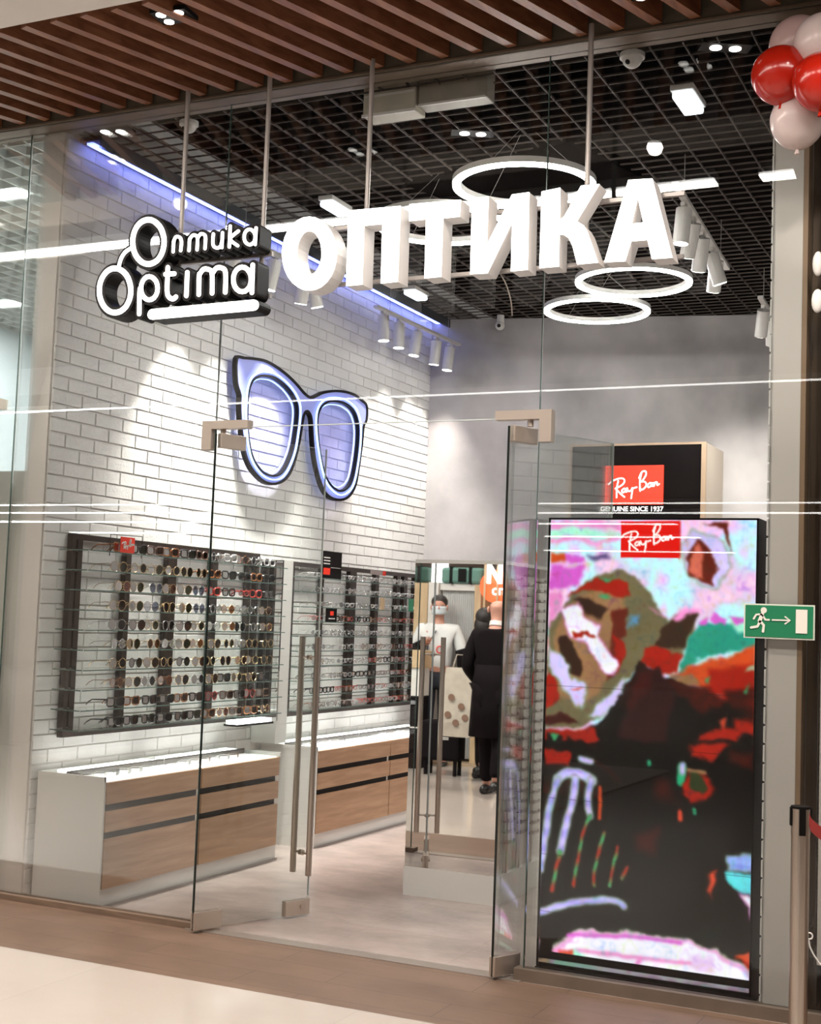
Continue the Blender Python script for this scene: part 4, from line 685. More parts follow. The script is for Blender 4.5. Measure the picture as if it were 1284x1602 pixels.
# ---------------------------------------------------------------- LED screen
PAL = dict(pink=(.95, .55, .80), mint=(.65, .95, .82), orange=(.80, .28, .10), magenta=(.85, .35, .80), navy=(.25, .20, .40), olive=(.42, .38, .26), tan=(.58, .42, .28), red=(.62, .085, .02), green=(.22, .58, .36), brown=(.18, .09, .05), redbrown=(.38, .10, .04), blue=(.35, .55, .70), white=(.97, .96, 1.0), lav=(.82, .76, .97), redlt=(.85, .28, .16), darkred=(.22, .035, .015), dark=(.20, .12, .07), teal=(.12, .58, .48), black=(.022, .012, .009), maroon=(.15, .03, .035), salmon=(.85, .42, .32), greylt=(.6, .68, .55), rlogo=(.86, .055, .012), green2=(.12, .62, .42), grnred=(.45, .33, .18), lavh=(.78, .72, .96), lavh2=(.55, .66, .92), cyan=(.35, .85, .88), olivedk=(.16, .20, .08), darkgreen=(.04, .10, .06), cream=(.85, .66, .45), pinkw=(.95, .70, .88), lavp=(.93, .80, .96))
NU, NV = 230, 470
U, V = np.meshgrid(np.linspace(0, 1, NU), np.linspace(0, 1, NV)); AS = 1.905/.89; VV = V*AS
def vnoise(fx, fy, seed):
    rs_ = np.random.RandomState(seed); g_ = rs_.rand(int(fy)+2, int(fx)+2); a = U*fx; b = V*fy; i = a.astype(int); j = b.astype(int); fa = a-i; fb = b-j; fa = fa*fa*(3-2*fa); fb = fb*fb*(3-2*fb)
    return (g_[j, i]*(1-fa)+g_[j, i+1]*fa)*(1-fb)+(g_[j+1, i]*(1-fa)+g_[j+1, i+1]*fa)*fb
n1 = vnoise(7, 14, 1)+.5*vnoise(16, 30, 2)+.25*vnoise(40, 70, 3); n1 = (n1-n1.min())/(n1.max()-n1.min())
img = np.zeros((NV, NU, 3)); ph = n1*9
img[..., 0] = .86+.11*np.sin(ph); img[..., 1] = .86+.10*np.sin(ph*1.3+2); img[..., 2] = .95+.05*np.sin(ph+4)
wU = U+(vnoise(9, 18, 8)-.5)*.028+(vnoise(26, 54, 5)-.5)*.02+(vnoise(70, 150, 15)-.5)*.010; wV = VV+(vnoise(9, 18, 9)-.5)*.028+(vnoise(26, 54, 6)-.5)*.02+(vnoise(70, 150, 16)-.5)*.010
def sd_poly(P_, X, Y):
    d = np.full(X.shape, 9.0); s = np.zeros(X.shape, bool); n = len(P_)
    for i in range(n):
        x0, y0 = P_[i]; x1, y1 = P_[(i+1) % n]; ex, ey = x1-x0, y1-y0; wx, wy = X-x0, Y-y0
        t_ = np.clip((wx*ex+wy*ey)/(ex*ex+ey*ey+1e-12), 0, 1); d = np.minimum(d, (wx-ex*t_)**2+(wy-ey*t_)**2)
        c = ((y0 > Y) != (y1 > Y)) & (X < (x1-x0)*(Y-y0)/((y1-y0) if abs(y1-y0) > 1e-9 else 1e-9)+x0); s ^= c
    d = np.sqrt(d); return np.where(s, -d, d)
def sd_line(P_, X, Y):
    d = np.full(X.shape, 9.0)
    for (x0, y0), (x1, y1) in zip(P_[:-1], P_[1:]):
        ex, ey = x1-x0, y1-y0; wx, wy = X-x0, Y-y0; t_ = np.clip((wx*ex+wy*ey)/(ex*ex+ey*ey+1e-12), 0, 1); d = np.minimum(d, (wx-ex*t_)**2+(wy-ey*t_)**2)
    return np.sqrt(d)
for it in SCR:
    crisp = it[1] == 'rlogo'; X, Y = (U, VV) if crisp else (wU, wV)
    if it[0] == 's': X, Y = U+(wU-U)*.35, VV+(wV-VV)*.35
    pts = [((a*(1+.05*b) if a < .9 else a*1.06), b*AS) for a, b in it[-1]]; c = np.array(PAL[it[1]])
    if it[0] == 'p': d = sd_poly(pts, X, Y); soft = it[2]
    else:
        sp_ = smooth_path(pts, 5) if len(pts) > 2 else pts
        d = sd_line(sp_, X, Y)-it[2]*.66; soft = it[3]
    a = np.clip(.5-d/max(soft*1.0, .003), 0, 1)[..., None]; cc = c[None, None, :]*(1+.16*(n1[..., None]-.5)*(0 if crisp else 1))
    img = img*(1-a)+cc*a
    if it[1] in ('lavh', 'lav', 'lavh2', 'white', 'pinkw') and soft < .02:
        rim = np.exp(-((d+.0)/(.007))**2)[..., None]; rc = np.array((.50, .62, .45) if it[1] != 'white' else (.85, .45, .75)); img = img*(1-rim*.55)+rc*rim*.55
    if it[1] in ('lavh', 'lavh2'):
        core = np.exp(-((d+it[2]*.36 if it[0] == 's' else d+.02)/(.004))**2)[..., None]*(.5+.5*np.sin(VV*80))[..., None]; img = img*(1-core*.6)+np.array((.25, .25, .75))*core*.6
    if it[1] == 'grnred':
        k_ = (.5+.5*np.sin(VV*55+U*20))[..., None]; img = np.where(a > .5, np.array((.25, .60, .36))*k_+np.array((.65, .14, .05))*(1-k_), img)
def blur(im, k):
    for _ in range(k): im = (im+np.roll(im, 1, 0)+np.roll(im, -1, 0)+np.roll(im, 1, 1)+np.roll(im, -1, 1))/5
    return im
keep = ((U > .335) & (U < .637) & (V < .092))[..., None]
lum = img.mean(-1, keepdims=True); n2 = vnoise(14, 30, 21)+.6*vnoise(38, 80, 22); ring_ = np.exp(-((np.mod(n2*3.2+lum[..., 0]*2, 1)-.5)/.07)**2)[..., None]
tintc = np.stack([.5+.5*np.sin(n2*8), .5+.5*np.sin(n2*8+2.1), .5+.5*np.sin(n2*8+4.2)], -1)
img = np.where(keep, img, blur(img*(1-.30*ring_*(lum > .10))+tintc*.30*ring_*lum*(lum > .10), 3))
warm = np.clip(.5*(vnoise(5, 10, 31)+vnoise(12, 24, 32)*.6)-.42, 0, 1)[..., None]*(lum < .09)*(V[..., None] < .62); img = img+warm*np.array((.75, .10, .03))
for s in SCRIPT:
    p_ = [(.340+x*.292, (.084-y*.292*1.0/1.0/AS*1.0)*AS if False else .178-y*.285) for x, y in smooth_path(s, 5)]
    a = np.clip(.5-(sd_line(p_, U, VV)-.0042)/.003, 0, 1)[..., None]; img = img*(1-a)+np.array((1, .95, .93))*a
sm = ((np.arange(NV) % 59) < 1)[:, None, None]*(V[..., None] > .3)*.25; img = img*(1-sm)
bar = ((V > .966) & (V < .984))[..., None]; img = np.where(bar, .012, img); st_ = (V >= .984)[..., None]; img = np.where(st_, img*.45+.12, img); img = np.where((V > .992)[..., None], .01, img)
img = np.clip(img, 0, 1)
lin = np.where(img <= .04045, img/12.92, ((img+.055)/1.055)**2.4)
TX0, TX1, TZ0, TZ1 = -1.995, -1.105, .043, 1.948
t = thing('led_screen', 'tall LED advertising screen showing a vivid solarised picture with red Ray-Ban logo', 'screen', (-1.55, 5.65, 0))
cq = [(TX0-.008, 5.606), (TX1+.008, 5.606), (TX1+.008, 5.83), (TX0+.30, 5.83), (TX0-.008, 5.68)]; MB().loft([[(a, b, z) for a, b in cq] for z in (.005, 1.956)]).build('cabinet', 'black', t); MB().box(TX0-.006, TX1+.03, 5.575, 5.606, .002, .042).build('base', 'black', t)
fm = MB(); fm.box(TX0-.008, TX0, 5.597, 5.606, .042, 1.956); fm.box(TX1, TX1+.008, 5.597, 5.606, .042, 1.956); fm.box(TX0-.008, TX1+.008, 5.597, 5.606, 1.948, 1.956); fm.build('bezel', 'black', t)
kn = MB()
for i in range(22): z = .12+i*.083; kn.box(TX1+.008, TX1+.022, 5.80, 5.82, z, z+.008)
kn.build('side_clip', 'black', t)
me = bpy.data.meshes.new('display_panel'); vx = np.zeros((NV, NU, 3)); vx[..., 0] = TX0+U*(TX1-TX0); vx[..., 1] = 5.603; vx[..., 2] = TZ1-V*(TZ1-TZ0)
vx -= np.array(t.location); idx = np.arange(NU*NV).reshape(NV, NU); fc = np.stack([idx[:-1, :-1], idx[1:, :-1], idx[1:, 1:], idx[:-1, 1:]], -1).reshape(-1, 4)
me.from_pydata(vx.reshape(-1, 3).tolist(), [], fc.tolist()); at = me.color_attributes.new('picture', 'FLOAT_COLOR', 'POINT')
at.data.foreach_set('color', np.concatenate([lin.reshape(-1, 3), np.ones((NU*NV, 1))], 1).ravel())
m, nt, b = nmat('led_picture'); b.inputs['Base Color'].default_value = (.01, .01, .01, 1); b.inputs['Roughness'].default_value = .5; b.inputs['Specular IOR Level'].default_value = .1
an = nt.nodes.new('ShaderNodeAttribute'); an.attribute_name = 'picture'; nt.links.new(an.outputs['Color'], b.inputs['Emission Color']); b.inputs['Emission Strength'].default_value = 1.0
me.materials.append(m); ob = bpy.data.objects.new('display_panel', me); COL.objects.link(ob); ob.parent = t
# ---------------------------------------------------------------- exit sign on the glass
t = thing('exit_sign', 'green emergency exit sign with white running figure, arrow and door on the glass', 'sign', (-.99, 5.485, 1.53))
EX0, EX1, EZ0, EZ1 = -1.128, -.853, 1.468, 1.605
MB().box(EX0, EX1, 5.486, 5.494, EZ0, EZ1).build('plate', pm('sign_border', (.58, .62, .54), .4), t); MB().box(EX0+.006, EX1-.006, 5.484, 5.487, EZ0+.006, EZ1-.006).build('green_field', 'green', t)
W_, H_ = EX1-EX0, EZ1-EZ0; ef = lambda a, b, d: (EX0+a*W_, 5.481+d*.3, EZ0+b*W_)
mb = MB(); mb.disc((EX0+.285*W_, 5.4845, EZ0+.405*W_), .012, 20, (0, -1, 0), .003)
for wd, p in [(.052, [(.265, .35), (.23, .25)]), (.028, [(.25, .345), (.18, .34), (.145, .28)]), (.028, [(.27, .33), (.31, .27), (.36, .27)]), (.036, [(.235, .24), (.20, .17), (.11, .15)]), (.036, [(.24, .24), (.29, .19), (.28, .10)]), (.020, [(.41, .27), (.64, .27)]), (.020, [(.59, .32), (.66, .27), (.59, .22)])]: stroke_mb(mb, p, wd, .01, ef)
mb.box(EX0+.74*W_, EX0+.90*W_, 5.481, 5.484, EZ0+.09*W_, EZ0+.43*W_)
mb.build('pictogram', pm('sign_white_print', (.72, .68, .62), .4), t)
# ---------------------------------------------------------------- balloons
def balloon(x, y, z, r, mat, label, grp='balloon garland at the upper right', sx=1.0, tilt=(0, 0)):
    t = thing('balloon', label, 'balloon', (x, y, z), group=grp)
    mb = MB(); rings = []
    for i in range(25):
        a = PI*i/24; rr = r*math.sin(a)*(1 if i < 12 else 1-.10*((i-12)/12)**2*1.2); zz = r*math.cos(a)*(1 if i < 12 else 1.12)
        rings.append([(x+max(rr, .004)*math.cos(2*PI*j/32)*sx, y+max(rr, .004)*math.sin(2*PI*j/32), z+zz) for j in range(32)])
    mb.loft(rings).build('skin', mat, t, smooth=True); MB().cyl((x, y, z-r*1.11), (x, y, z-r*1.11-.02), .006, 10, .011).build('knot', mat, t)
    t.rotation_euler = (tilt[0], tilt[1], 0)
balloon(-.915, 5.30, 3.80, .115, 'pinkb', 'dusty pink balloon at top of the cluster, partly behind a white one')
balloon(-.800, 5.16, 3.735, .112, 'whiteb', 'white balloon at the right edge, upper of the two white ones')
balloon(-.955, 5.16, 3.635, .108, 'redb', 'large red balloon at left of the cluster', sx=1.06)
balloon(-.795, 5.08, 3.555, .105, 'redb', 'red balloon at the right edge of the picture')
balloon(-.905, 5.24, 3.475, .105, 'whiteb', 'white balloon at the bottom of the cluster above the pillar')
balloon(-.985, 5.40, 3.90, .03, 'redb', 'tiny red balloon peeking out at top left of the cluster')
t = thing('plastic_block', 'rounded white plastic block on the brown panel, upper of two', 'fitting', (-.85, 5.45, 2.96), group='rounded white blocks on the brown panel')
MB().sph((-.855, 5.46, 2.96), .04, .55, .5, 1.25).build('shell', 'whitep', t, smooth=True)
t = thing('plastic_block', 'rounded white plastic block on the brown panel, lower of two', 'fitting', (-.85, 5.45, 2.81), group='rounded white blocks on the brown panel')
MB().sph((-.855, 5.46, 2.81), .04, .6, .5, 1.2).build('shell', 'whitep', t, smooth=True)
# ---------------------------------------------------------------- belt post
px, py = -.800, 4.9
t = thing('belt_post', 'brushed steel queue post with black belt head in front of the right pillar', 'post', (px, py, 0))
MB().cyl((px, py, .02), (px, py, .82), .0315, 28).build('tube', 'steel', t, smooth=False); MB().cyl((px, py, 0), (px, py, .022), .16, 36).build('base', 'steel', t, bevel=.002)
MB().cyl((px, py, .80), (px, py, .893), .0325, 28).build('head', 'steel', t)
MB().cyl((px, py, .889), (px, py, .897), .034, 28).build('cap', 'black', t)
for a in (0, 90, 180, 270):
    r = math.radians(a+20); c, s = math.cos(r), math.sin(r)
    MB().prism((px+c*.030-s*.011, py+s*.030+c*.011), (px+c*.030+s*.011, py+s*.030-c*.011), .012, .83 if a != 270 else .80, .892).build('slot', 'black', t)
t = thing('belt', 'dark red belt stretched from the steel post off to the right', 'belt', (px, py-.03, .86))
pts = smooth_path([(px+.034, py-.036, .86), (px+.05, py-.045, .835), (px+.12, py-.06, .80), (px+.3, py-.1, .76), (px+.8, py-.2, .74)], 5)
mb = MB(); n = len(pts)
for p in pts: mb.v += [(p[0], p[1], p[2]-.022), (p[0], p[1], p[2]+.022)]
mb.v += [(v[0], v[1]+.002, v[2]) for v in mb.v[:2*n]]
for i in range(n-1):
    mb.f += [(2*i, 2*i+2, 2*i+3, 2*i+1), (2*n+2*i, 2*n+2*i+1, 2*n+2*i+3, 2*n+2*i+2), (2*i, 2*n+2*i, 2*n+2*i+2, 2*i+2), (2*i+1, 2*i+3, 2*n+2*i+3, 2*n+2*i+1)]
mb.build('webbing', pm('belt_red', (.24, .015, .012), .7), t)
t = thing('cord', 'thin white cord with a ring, trailing down beside the steel post', 'cord', (-.84, 5.44, .34))
MB().tube([(-.85+.012*math.cos(a*PI/8), 5.44, .345+.012*math.sin(a*PI/8)) for a in range(16)], .0035, 6, closed=True).build('ring', 'whitep', t)
MB().tube(smooth_path([(-.852, 5.44, .333), (-.845, 5.44, .30), (-.82, 5.44, .26), (-.79, 5.44, .235), (-.7, 5.44, .2)]), .0035, 6).build('line', 'whitep', t)
# tiny fitting of the neighbour's door at far left
t = thing('patch_fitting', 'satin metal fitting on the neighbouring glass door at the left picture edge', 'fitting', (-5.08, FY, 2.55)); MB().box(-5.2, -5.045, 5.475, 5.53, 2.52, 2.575).build('plate', 'fitting', t)
# ---------------------------------------------------------------- people in the mall, seen in the mirror
def rv(x, y):                      # where a point seen in the mirror really stands
    q = Vector((x, y)); q = q-2*((q-MC).dot(mn))*mn; return q
def skin_body(name, joints, edges, mat, parent, sub=2):
    me = bpy.data.meshes.new(name); bm = bmesh.new(); L = bm.verts.layers.skin.verify(); vs = {}
    for i, (k, (p, r)) in enumerate(joints.items()):
        v = bm.verts.new(Vector(p)-Vector(parent.location)); rr = r if isinstance(r, tuple) else (r, r); v[L].radius = rr; v[L].use_root = (k == 'pelvis' or (i == 0 and 'pelvis' not in joints)); vs[k] = v
    for a, b in edges: bm.edges.new((vs[a], vs[b]))
    bm.to_mesh(me); bm.free(); ob = bpy.data.objects.new(name, me); COL.objects.link(ob)
    ob.modifiers.new('skin', 'SKIN').use_smooth_shade = True; s = ob.modifiers.new('sub', 'SUBSURF'); s.levels = s.render_levels = sub
    dg = bpy.context.evaluated_depsgraph_get(); m2 = bpy.data.meshes.new_from_object(ob.evaluated_get(dg)); bpy.data.objects.remove(ob)
    m2.shade_smooth(); m2.materials.clear(); m2.materials.append(M[mat] if isinstance(mat, str) else mat); ob = bpy.data.objects.new(name, m2); COL.objects.link(ob); ob.parent = parent; return ob
M['skin'] = pm('skin', (.52, .27, .20), .5); M['coat'] = pm('black_coat', (.007, .005, .006), .9, spec=.1); M['hair'] = pm('dark_hair', (.015, .011, .010), .55, var=.3, scale=60)
M['jacket'] = pm('white_jacket', (.68, .70, .70), .6, bump=.3, bscale=14); M['navy'] = pm('navy_trousers', (.025, .03, .045), .8); M['shoe'] = pm('black_shoe', (.008, .007, .007), .35)
def person(label, x, y, face, H, stride, top, arms, coat, hair, legsm='coat', mask=False, hands=True):
    """face = heading angle in radians; the body is one skin, clothes and hair are its children"""
    t = thing('person', label, 'person', (x, y, 0)); s = H/1.75; f = Vector((math.cos(face), math.sin(face), 0)); r = Vector((f.y, -f.x, 0)); up = Vector((0, 0, 1)); o = Vector((x, y, 0))
    P = lambda a, b, c: tuple(o+r*a*s+f*b*s+up*c*s)
    fw, bk = stride
    J = {'pelvis': (P(0, 0, .95), (.15*s, .11*s)), 'waist': (P(0, 0, 1.10), (.135*s, .10*s)), 'chest': (P(0, .0, 1.30), (.165*s, .115*s)), 'neck0': (P(0, 0, 1.45), (.075*s, .07*s)), 'neck': (P(0, .01, 1.53), .052*s), 'jaw': (P(0, .03, 1.60), (.066*s, .075*s)), 'brow': (P(0, .025, 1.67), (.076*s, .092*s)), 'crown': (P(0, .01, 1.715), (.060*s, .07*s))}
    E = [('pelvis', 'waist'), ('waist', 'chest'), ('chest', 'neck0'), ('neck0', 'neck'), ('neck', 'jaw'), ('jaw', 'brow'), ('brow', 'crown')]
    feet = []
    for sd_, b in ((1, fw), (-1, bk)):
        n_ = 'R' if sd_ > 0 else 'L'; lift = .0 if b >= 0 else .07
        J['hip'+n_] = (P(.09*sd_, 0, .90), .088*s); J['knee'+n_] = (P(.095*sd_, b*.55+.03, .50), .058*s); J['ank'+n_] = (P(.095*sd_, b, .09+lift), .040*s); J['toe'+n_] = (P(.10*sd_, b+.14, .035+lift*.2), .032*s)
        E += [('pelvis', 'hip'+n_), ('hip'+n_, 'knee'+n_), ('knee'+n_, 'ank'+n_), ('ank'+n_, 'toe'+n_)]; feet.append((sd_, b, lift))
        a = arms[0] if sd_ > 0 else arms[1]
        J['sh'+n_] = (P(.185*sd_, 0, 1.405), .056*s); J['el'+n_] = (P(*[a[0][0]*sd_, a[0][1], a[0][2]]), .042*s); J['wr'+n_] = (P(a[1][0]*sd_, a[1][1], a[1][2]), .028*s)
        E += [('chest', 'sh'+n_), ('sh'+n_, 'el'+n_), ('el'+n_, 'wr'+n_)]
        w0 = Vector(J['wr'+n_][0]); dr = (w0-Vector(J['el'+n_][0])).normalized(); sdv = (r*1.0); J['palm'+n_] = (tuple(w0+dr*.06*s), (.034*s, .018*s)); E.append(('wr'+n_, 'palm'+n_))
        pl = w0+dr*.06*s; nrm = dr.cross(sdv).normalized(); sdv = nrm.cross(dr).normalized()
        for q_ in range(4):
            off = (q_-1.5)*.019*s; ln_ = (.060, .075, .070, .052)[q_]*s
            J['f%d%s' % (q_, n_)] = (tuple(pl+sdv*off+dr*.03*s), .0095*s); J['g%d%s' % (q_, n_)] = (tuple(pl+sdv*off*1.1+dr*(.03*s+ln_*.5)-nrm*.006*s), .0085*s); J['h%d%s' % (q_, n_)] = (tuple(pl+sdv*off*1.1+dr*(.03*s+ln_*.85)-nrm*.028*s), .007*s)
            E += [('palm'+n_, 'f%d%s' % (q_, n_)), ('f%d%s' % (q_, n_), 'g%d%s' % (q_, n_)), ('g%d%s' % (q_, n_), 'h%d%s' % (q_, n_))]
        J['th'+n_] = (tuple(w0+dr*.035*s-sdv*.035*s*sd_), .011*s); J['ti'+n_] = (tuple(w0+dr*.075*s-sdv*.055*s*sd_), .009*s); E += [('wr'+n_, 'th'+n_), ('th'+n_, 'ti'+n_)]
    skin_body('body', J, E, 'skin', t, 2)
    # face
    hd = MB(); hd.sph(P(0, .118, 1.635), .016*s, .8, 1, 1.3, 10, 8)
    for sd_ in (-1, 1): hd.sph(P(.082*sd_, .015, 1.64), .026*s, .5, .7, 1.2, 10, 8)
    hd.build('nose_and_ears', 'skin', t, smooth=True)
    ey = MB()
    for sd_ in (-1, 1): ey.sph(P(.033*sd_, .108, 1.655), .010*s, 1.2, .6, .7, 10, 6)
    ey.build('eyes', 'hair', t, smooth=True); MB().tube([P(-.025, .108, 1.59), P(0, .116, 1.588), P(.025, .108, 1.59)], .005*s, 6).build('mouth', pm('lips', (.35, .12, .10), .5), t)
    if mask: 
        mb = MB(); rings = []
        for i in range(5):
            z = 1.565+.022*i; rings.append([P(.082*math.sin(a), .045+.082*math.cos(a), z) for a in np.linspace(-1.3, 1.3, 12)]+[P(.074*math.sin(a), .045+.07*math.cos(a), z) for a in np.linspace(1.3, -1.3, 12)])
        mb.loft(rings).build('face_mask', pm('mask_blue', (.55, .62, .66), .6), t, smooth=True)
    if hair == 'short': MB().sph(P(0, -.012, 1.70), .092*s, .95, 1.05, .85).build('hair', 'hair', t, smooth=True)
    if hair == 'bun': 
        mb = MB(); mb.sph(P(0, -.015, 1.675), .098*s, 1, 1.08, 1.0); mb.sph(P(0, -.05, 1.58), .075*s, 1.15, .8, 1.5); mb.build('hair', 'hair', t, smooth=True)
    # clothes
    SJ = {k: (J[k][0], tuple(c+.022*s for c in (J[k][1] if isinstance(J[k][1], tuple) else (J[k][1],)*2))) for k in ('pelvis', 'waist', 'chest', 'neck0')}
    SE = [('pelvis', 'waist'), ('waist', 'chest'), ('chest', 'neck0')]
    for n_ in 'RL':
        for k in ('sh', 'el', 'wr'): SJ[k+n_] = (J[k+n_][0], J[k+n_][1]+.020*s)
        SE += [('chest', 'sh'+n_), ('sh'+n_, 'el'+n_), ('el'+n_, 'wr'+n_)]
    skin_body('jacket', SJ, SE, top, t, 2)
    if coat:
        rings = []
        for z, a, b, sh_ in ((1.15, .185, .135, 0), (.98, .205, .155, .0), (.80, .215, .17, .0), (coat, .225, .185, (fw+bk)*.25)):
            rings.append([P(a*math.cos(q_)*(1+.03*math.sin(5*q_)), sh_+b*math.sin(q_)*(1+.03*math.sin(7*q_)), z) for q_ in np.linspace(0, 2*PI, 28, endpoint=False)])
        MB().loft(rings).build('coat_skirt', top, t, smooth=True)
    LJ = {'pelvis': (J['pelvis'][0], (.165*s, .125*s))}; LE = []
    for n_ in 'RL':
        LJ['hip'+n_] = (J['hip'+n_][0], .102*s); LJ['knee'+n_] = (J['knee'+n_][0], .078*s); LJ['ank'+n_] = (J['ank'+n_][0], .064*s); LE += [('pelvis', 'hip'+n_), ('hip'+n_, 'knee'+n_), ('knee'+n_, 'ank'+n_)]
    skin_body('trousers', LJ, LE, legsm, t, 2)
    for sd_, b, lift in feet:
        rings = []
        for q_, (bb, wd, hh) in enumerate(((-.09, .034, .07), (-.04, .042, .085), (.04, .044, .075), (.12, .048, .05), (.175, .036, .035), (.195, .012, .02))):
            rings.append([P(.097*sd_+wd*math.cos(a), b+bb, lift*(1 if bb < .05 else .4)+max(.0, hh*.5+hh*.5*math.sin(a))) for a in np.linspace(0, 2*PI, 14, endpoint=False)])
        MB().loft(rings).build('shoe', 'shoe', t, smooth=True)
    return t, P
dn = (((.22, -.05, 1.12), (.20, .08, .92)), ((.22, -.05, 1.12), (.20, .08, .92)))
pk = (((.255, -.04, 1.13), (.20, .16, .98)), ((.255, -.04, 1.13), (.20, .16, .98)))
q = rv(-4.37, 10.95)
p_, P_ = person('bald man in long black coat walking away, seen from behind in the mirror', q.x, q.y, -PI/2-.05, 1.70, (.16, -.20), 'coat', pk, .52, None)
mb = MB(); mb.cyl(P_(0, .005, 1.495), P_(0, .012, 1.535), .066, 24, .060); mb.build('white_collar', 'whitep', p_)
q = rv(-4.90, 12.0)
p_, P_ = person('dark-haired woman in black beside the walking man, seen in the mirror', q.x, q.y, -PI/2+.5, 1.60, (.08, -.08), 'coat', dn, .55, 'bun')
q = rv(-5.80, 12.92)
ar = (((.27, .03, 1.14), (.27, .10, .96)), ((.26, .02, 1.18), (.16, .16, 1.25)))
p_, P_ = person('shop worker in white zip jacket and face mask behind the desk, in the mirror', q.x, q.y, PI/2-.35, 1.72, (.04, 0), 'jacket', ar, 0, 'short', 'navy', mask=True)
for a, b in (('R', 0), ('L', 1)):
    e0 = Vector(P_((ar[b][0][0])*(1 if a == 'R' else -1), ar[b][0][1], ar[b][0][2])); e1 = Vector(P_((ar[b][1][0])*(1 if a == 'R' else -1), ar[b][1][1], ar[b][1][2]))
    MB().tube([e0.lerp(Vector(P_(.185*(1 if a == 'R' else -1), 0, 1.405)), .25), e0, e1], [.068, .068, .05], 16).build('black_sleeve', 'coat', p_, smooth=True)
mb = MB(); mb.tube([P_(-.13, .128, 1.02), P_(-.10, .142, 1.25), P_(-.02, .13, 1.40)], .006, 6); mb.build('dark_piping', 'navy', p_)
mb = MB(); mb.tube([P_(.02+.03*math.cos(a), .150, 1.20+.035*math.sin(a)) for a in np.linspace(.8, 5.6, 12)], .007, 6); mb.build('red_letter', 'orange', p_)
# a patterned bag and a black sports bag beside the woman
q = rv(-4.98, 11.62); t = thing('shopping_bag', 'tall beige shopping bag printed with brown dots, seen in the mirror', 'bag', (q.x, q.y, .40))
bx = pm('bag_beige', (.40, .36, .30), .6, var=.12, scale=9)
MB().loft([[(q.x+a*k1, q.y+b*k2, z) for a, b in ((-.16, -.07), (.16, -.07), (.16, .07), (-.16, .07))] for z, k1, k2 in ((.42, .8, .9), (.55, 1.05, 1.1), (.8, 1, .9), (1.05, .8, .5))]).build('sack', bx, t)
mb = MB()
for a, b in ((-.08, .62), (.05, .70), (.0, .55), (.09, .60), (-.05, .78)): mb.disc((q.x+a, q.y+.083, b), .032, 14, (0, 1, 0), .004)
mb.build('brown_dots', pm('bag_dots', (.16, .09, .06), .6), t); MB().tube([(q.x-.08, q.y, 1.03), (q.x-.04, q.y, 1.17), (q.x+.04, q.y, 1.17), (q.x+.08, q.y, 1.03)], .006, 6).build('handle', bx, t)
q = rv(-5.34, 12.1); t = thing('sports_bag', 'black bag with small white three-leaf emblem on the mall floor, in the mirror', 'bag', (q.x, q.y, .06))
MB().box(q.x-.2, q.x+.2, q.y-.1, q.y+.1, .14, .52).build('body', 'coat', t, bevel=.03); mb = MB()
for a in (-.6, 0, .6): stroke_mb(mb, [(0, 0), (.035*math.sin(a), .045*math.cos(a))], .022, .003, lambda u_, v_, d: (q.x+.05+u_, q.y+.104-d, .40+v_))
mb.box(q.x+.01, q.x+.09, q.y+.10, q.y+.103, .345, .352); mb.box(q.x+.01, q.x+.09, q.y+.10, q.y+.103, .36, .367); mb.build('white_emblem', 'whitep', t)
mb = MB()
for a in (-.15, .15):
    for b in (-.06, .06): mb.cyl((q.x+a, q.y+b, 0), (q.x+a, q.y+b, .15), .02, 12)
mb.build('feet', 'coat', t)
# ---------------------------------------------------------------- shop across the walkway (behind the camera, in the mirror)
yo = .35

struct('floor', MB().box(-9, -3.6, -3, .52, 0, .02), pm('tan_floor', (.40, .30, .20), .4, var=.1))
DX = .27
_known = set(o.name for o in bpy.data.objects)
t = thing('shop_desk', 'high desk with oak top panel and white front across the walkway, in the mirror', 'desk', (-6.0, .9, 0))
MB().box(-6.45, -5.76, .86, 1.06, 0, .72).build('lower_body', 'coat', t); MB().box(-6.45, -5.76, .86, 1.09, .72, 1.0).build('white_front', 'wpanel', t); MB().box(-6.5, -5.74, .84, 1.11, 1.0, 1.17).build('oak_band', 'lwood', t); MB().box(-6.45, -5.76, 1.06, 1.072, .40, .41).build('white_line', 'whitep', t)
t = thing('shop_shelf_unit', 'light oak shelf unit with pale ribbed curtain across the walkway, in the mirror', 'shelf unit', (-5.9, .1, 0))
MB().box(-6.6, -6.02, .0, .35, .02, 1.87).build('oak_panel', 'lwood', t)
MB().box(-5.90, -5.42, .0, .30, 1.80, 1.87).build('top_board', 'whitep', t)
mb = MB(); k = 0; x = -5.88
while x < -5.50: mb.cyl((x, .24, .05), (x, .24, 1.80), .013, 8); x += .024
mb.build('ribbed_curtain', pm('curtain_grey', (.52, .53, .53), .7), t); MB().box(-5.49, -5.42, .05, .35, .02, 1.86).build('oak_post', 'lwood', t)

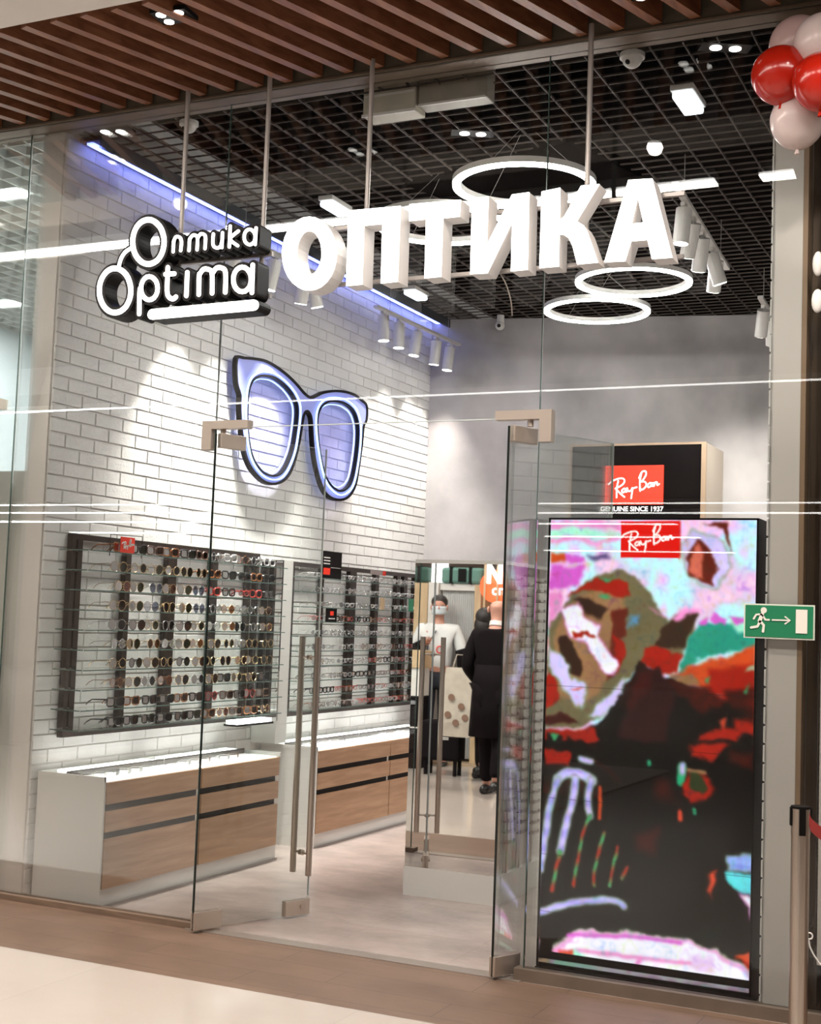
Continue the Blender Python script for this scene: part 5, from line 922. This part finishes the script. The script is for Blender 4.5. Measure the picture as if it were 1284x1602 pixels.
MB().box(-6.6, -5.42, -.02, .0, .02, 1.87).build('back_panel', 'wpanel', t)
t = thing('light_column', 'narrow bright white light column between the green bags, in the mirror', 'light', (-5.96, .16, 1.2)); MB().box(-6.01, -5.91, .05, .28, 1.88, 2.2).build('lit_box', em('post_light', (1, .97, .95), 1.6), t); MB().box(-6.015, -5.905, .02, .34, .02, 1.88).build('post', 'whitep', t)
dg_ = pm('bag_green', (.02, .075, .055), .6); lg_ = pm('bag_teal', (.12, .26, .22), .6)
for k, (x0, x1, mt, lab) in enumerate(((-6.40, -6.03, dg_, 'dark green bag lying on the oak shelf top, left one in the mirror'), (-5.88, -5.42, lg_, 'teal green holdall on the white top board, in the mirror'))):
    t = thing('holdall', lab, 'bag', ((x0+x1)/2, .2, 1.87)); MB().box(x0, x1, .06, .34, 1.872, 2.04).build('body', mt, t, bevel=.03)
    for f_ in (.25, .72): MB().box(x0+(x1-x0)*f_-.015, x0+(x1-x0)*f_+.015, .05, .35, 1.868, 2.05).build('strap', 'black', t)
    if k: 
        MB().box(x0+.20, x0+.29, .35, .355, 1.89, 2.03).build('patch', 'black', t)
SX = -.10
t = thing('round_shop_sign', 'round red-orange shop sign with white letters across the walkway, in the mirror', 'sign', (-5.15+SX, .4, 1.9))
MB().disc((-5.14+SX, .40, 1.85), .17, 40, (0, 1, 0), .02).build('disc', em('sign_orange', (.75, .12, .03), .8), t)
mb = MB(); text_mb(mb, 'И', .26, lambda a, b, d: (-5.13+SX-a, .46+d, 1.96+b), depth=.03, bold=.006); text_mb(mb, 'по', .12, lambda a, b, d: (-5.10+SX-a, .43+d, 1.80+b), bold=.003); mb.build('white_letters', em('letters_lit', (1, .98, .95), 2.0), t)
for k, x in enumerate((-5.36, -5.22, -5.08)): MB().box(x, x+.02, .425, .44, 1.3, 2.1).build('mullion', 'lwood', t)
MB().box(-5.40, -4.3, -.15, -.1, .02, 2.3).build('backdrop', pm('shop_red_backdrop', (.35, .16, .10), .7, var=.5, scale=9), t)
MB().box(-5.42, -4.3, -.1, .2, 0.02, 1.0).build('window_plinth', pm('plinth_cream', (.5, .45, .38), .6), t)
for k in range(14):
    x = -5.32+(k % 7)*.12; z = 1.03+(k//7)*.20
    t = thing('shoe_box', 'small %s box in the lit window across the walkway, %s from left, %s row' % (['red', 'white', 'tan', 'orange'][k % 4], ORD[k % 7], ['lower', 'upper'][k//7]), 'box', (x, .0, z-.03), group='boxes in the window across')
    MB().box(x-.05, x+.05, -.04, .06, z-.03, z+(.12 if k % 3 else .08)).build('carton', [M['orange'], M['whitep'], M['lwood'], pm('box_orange', (.7, .25, .06), .5)][k % 4], t)
    MB().box(x-.052, x+.052, -.042, .062, z+(.10 if k % 3 else .06), z+(.125 if k % 3 else .085)).build('lid', [M['orange'], M['whitep'], M['lwood'], M['whitep']][k % 4], t)

for o in list(bpy.data.objects):          # the whole far shop moved a little along the walkway
    if o.name not in _known and o.parent is None: o.location.x += DX
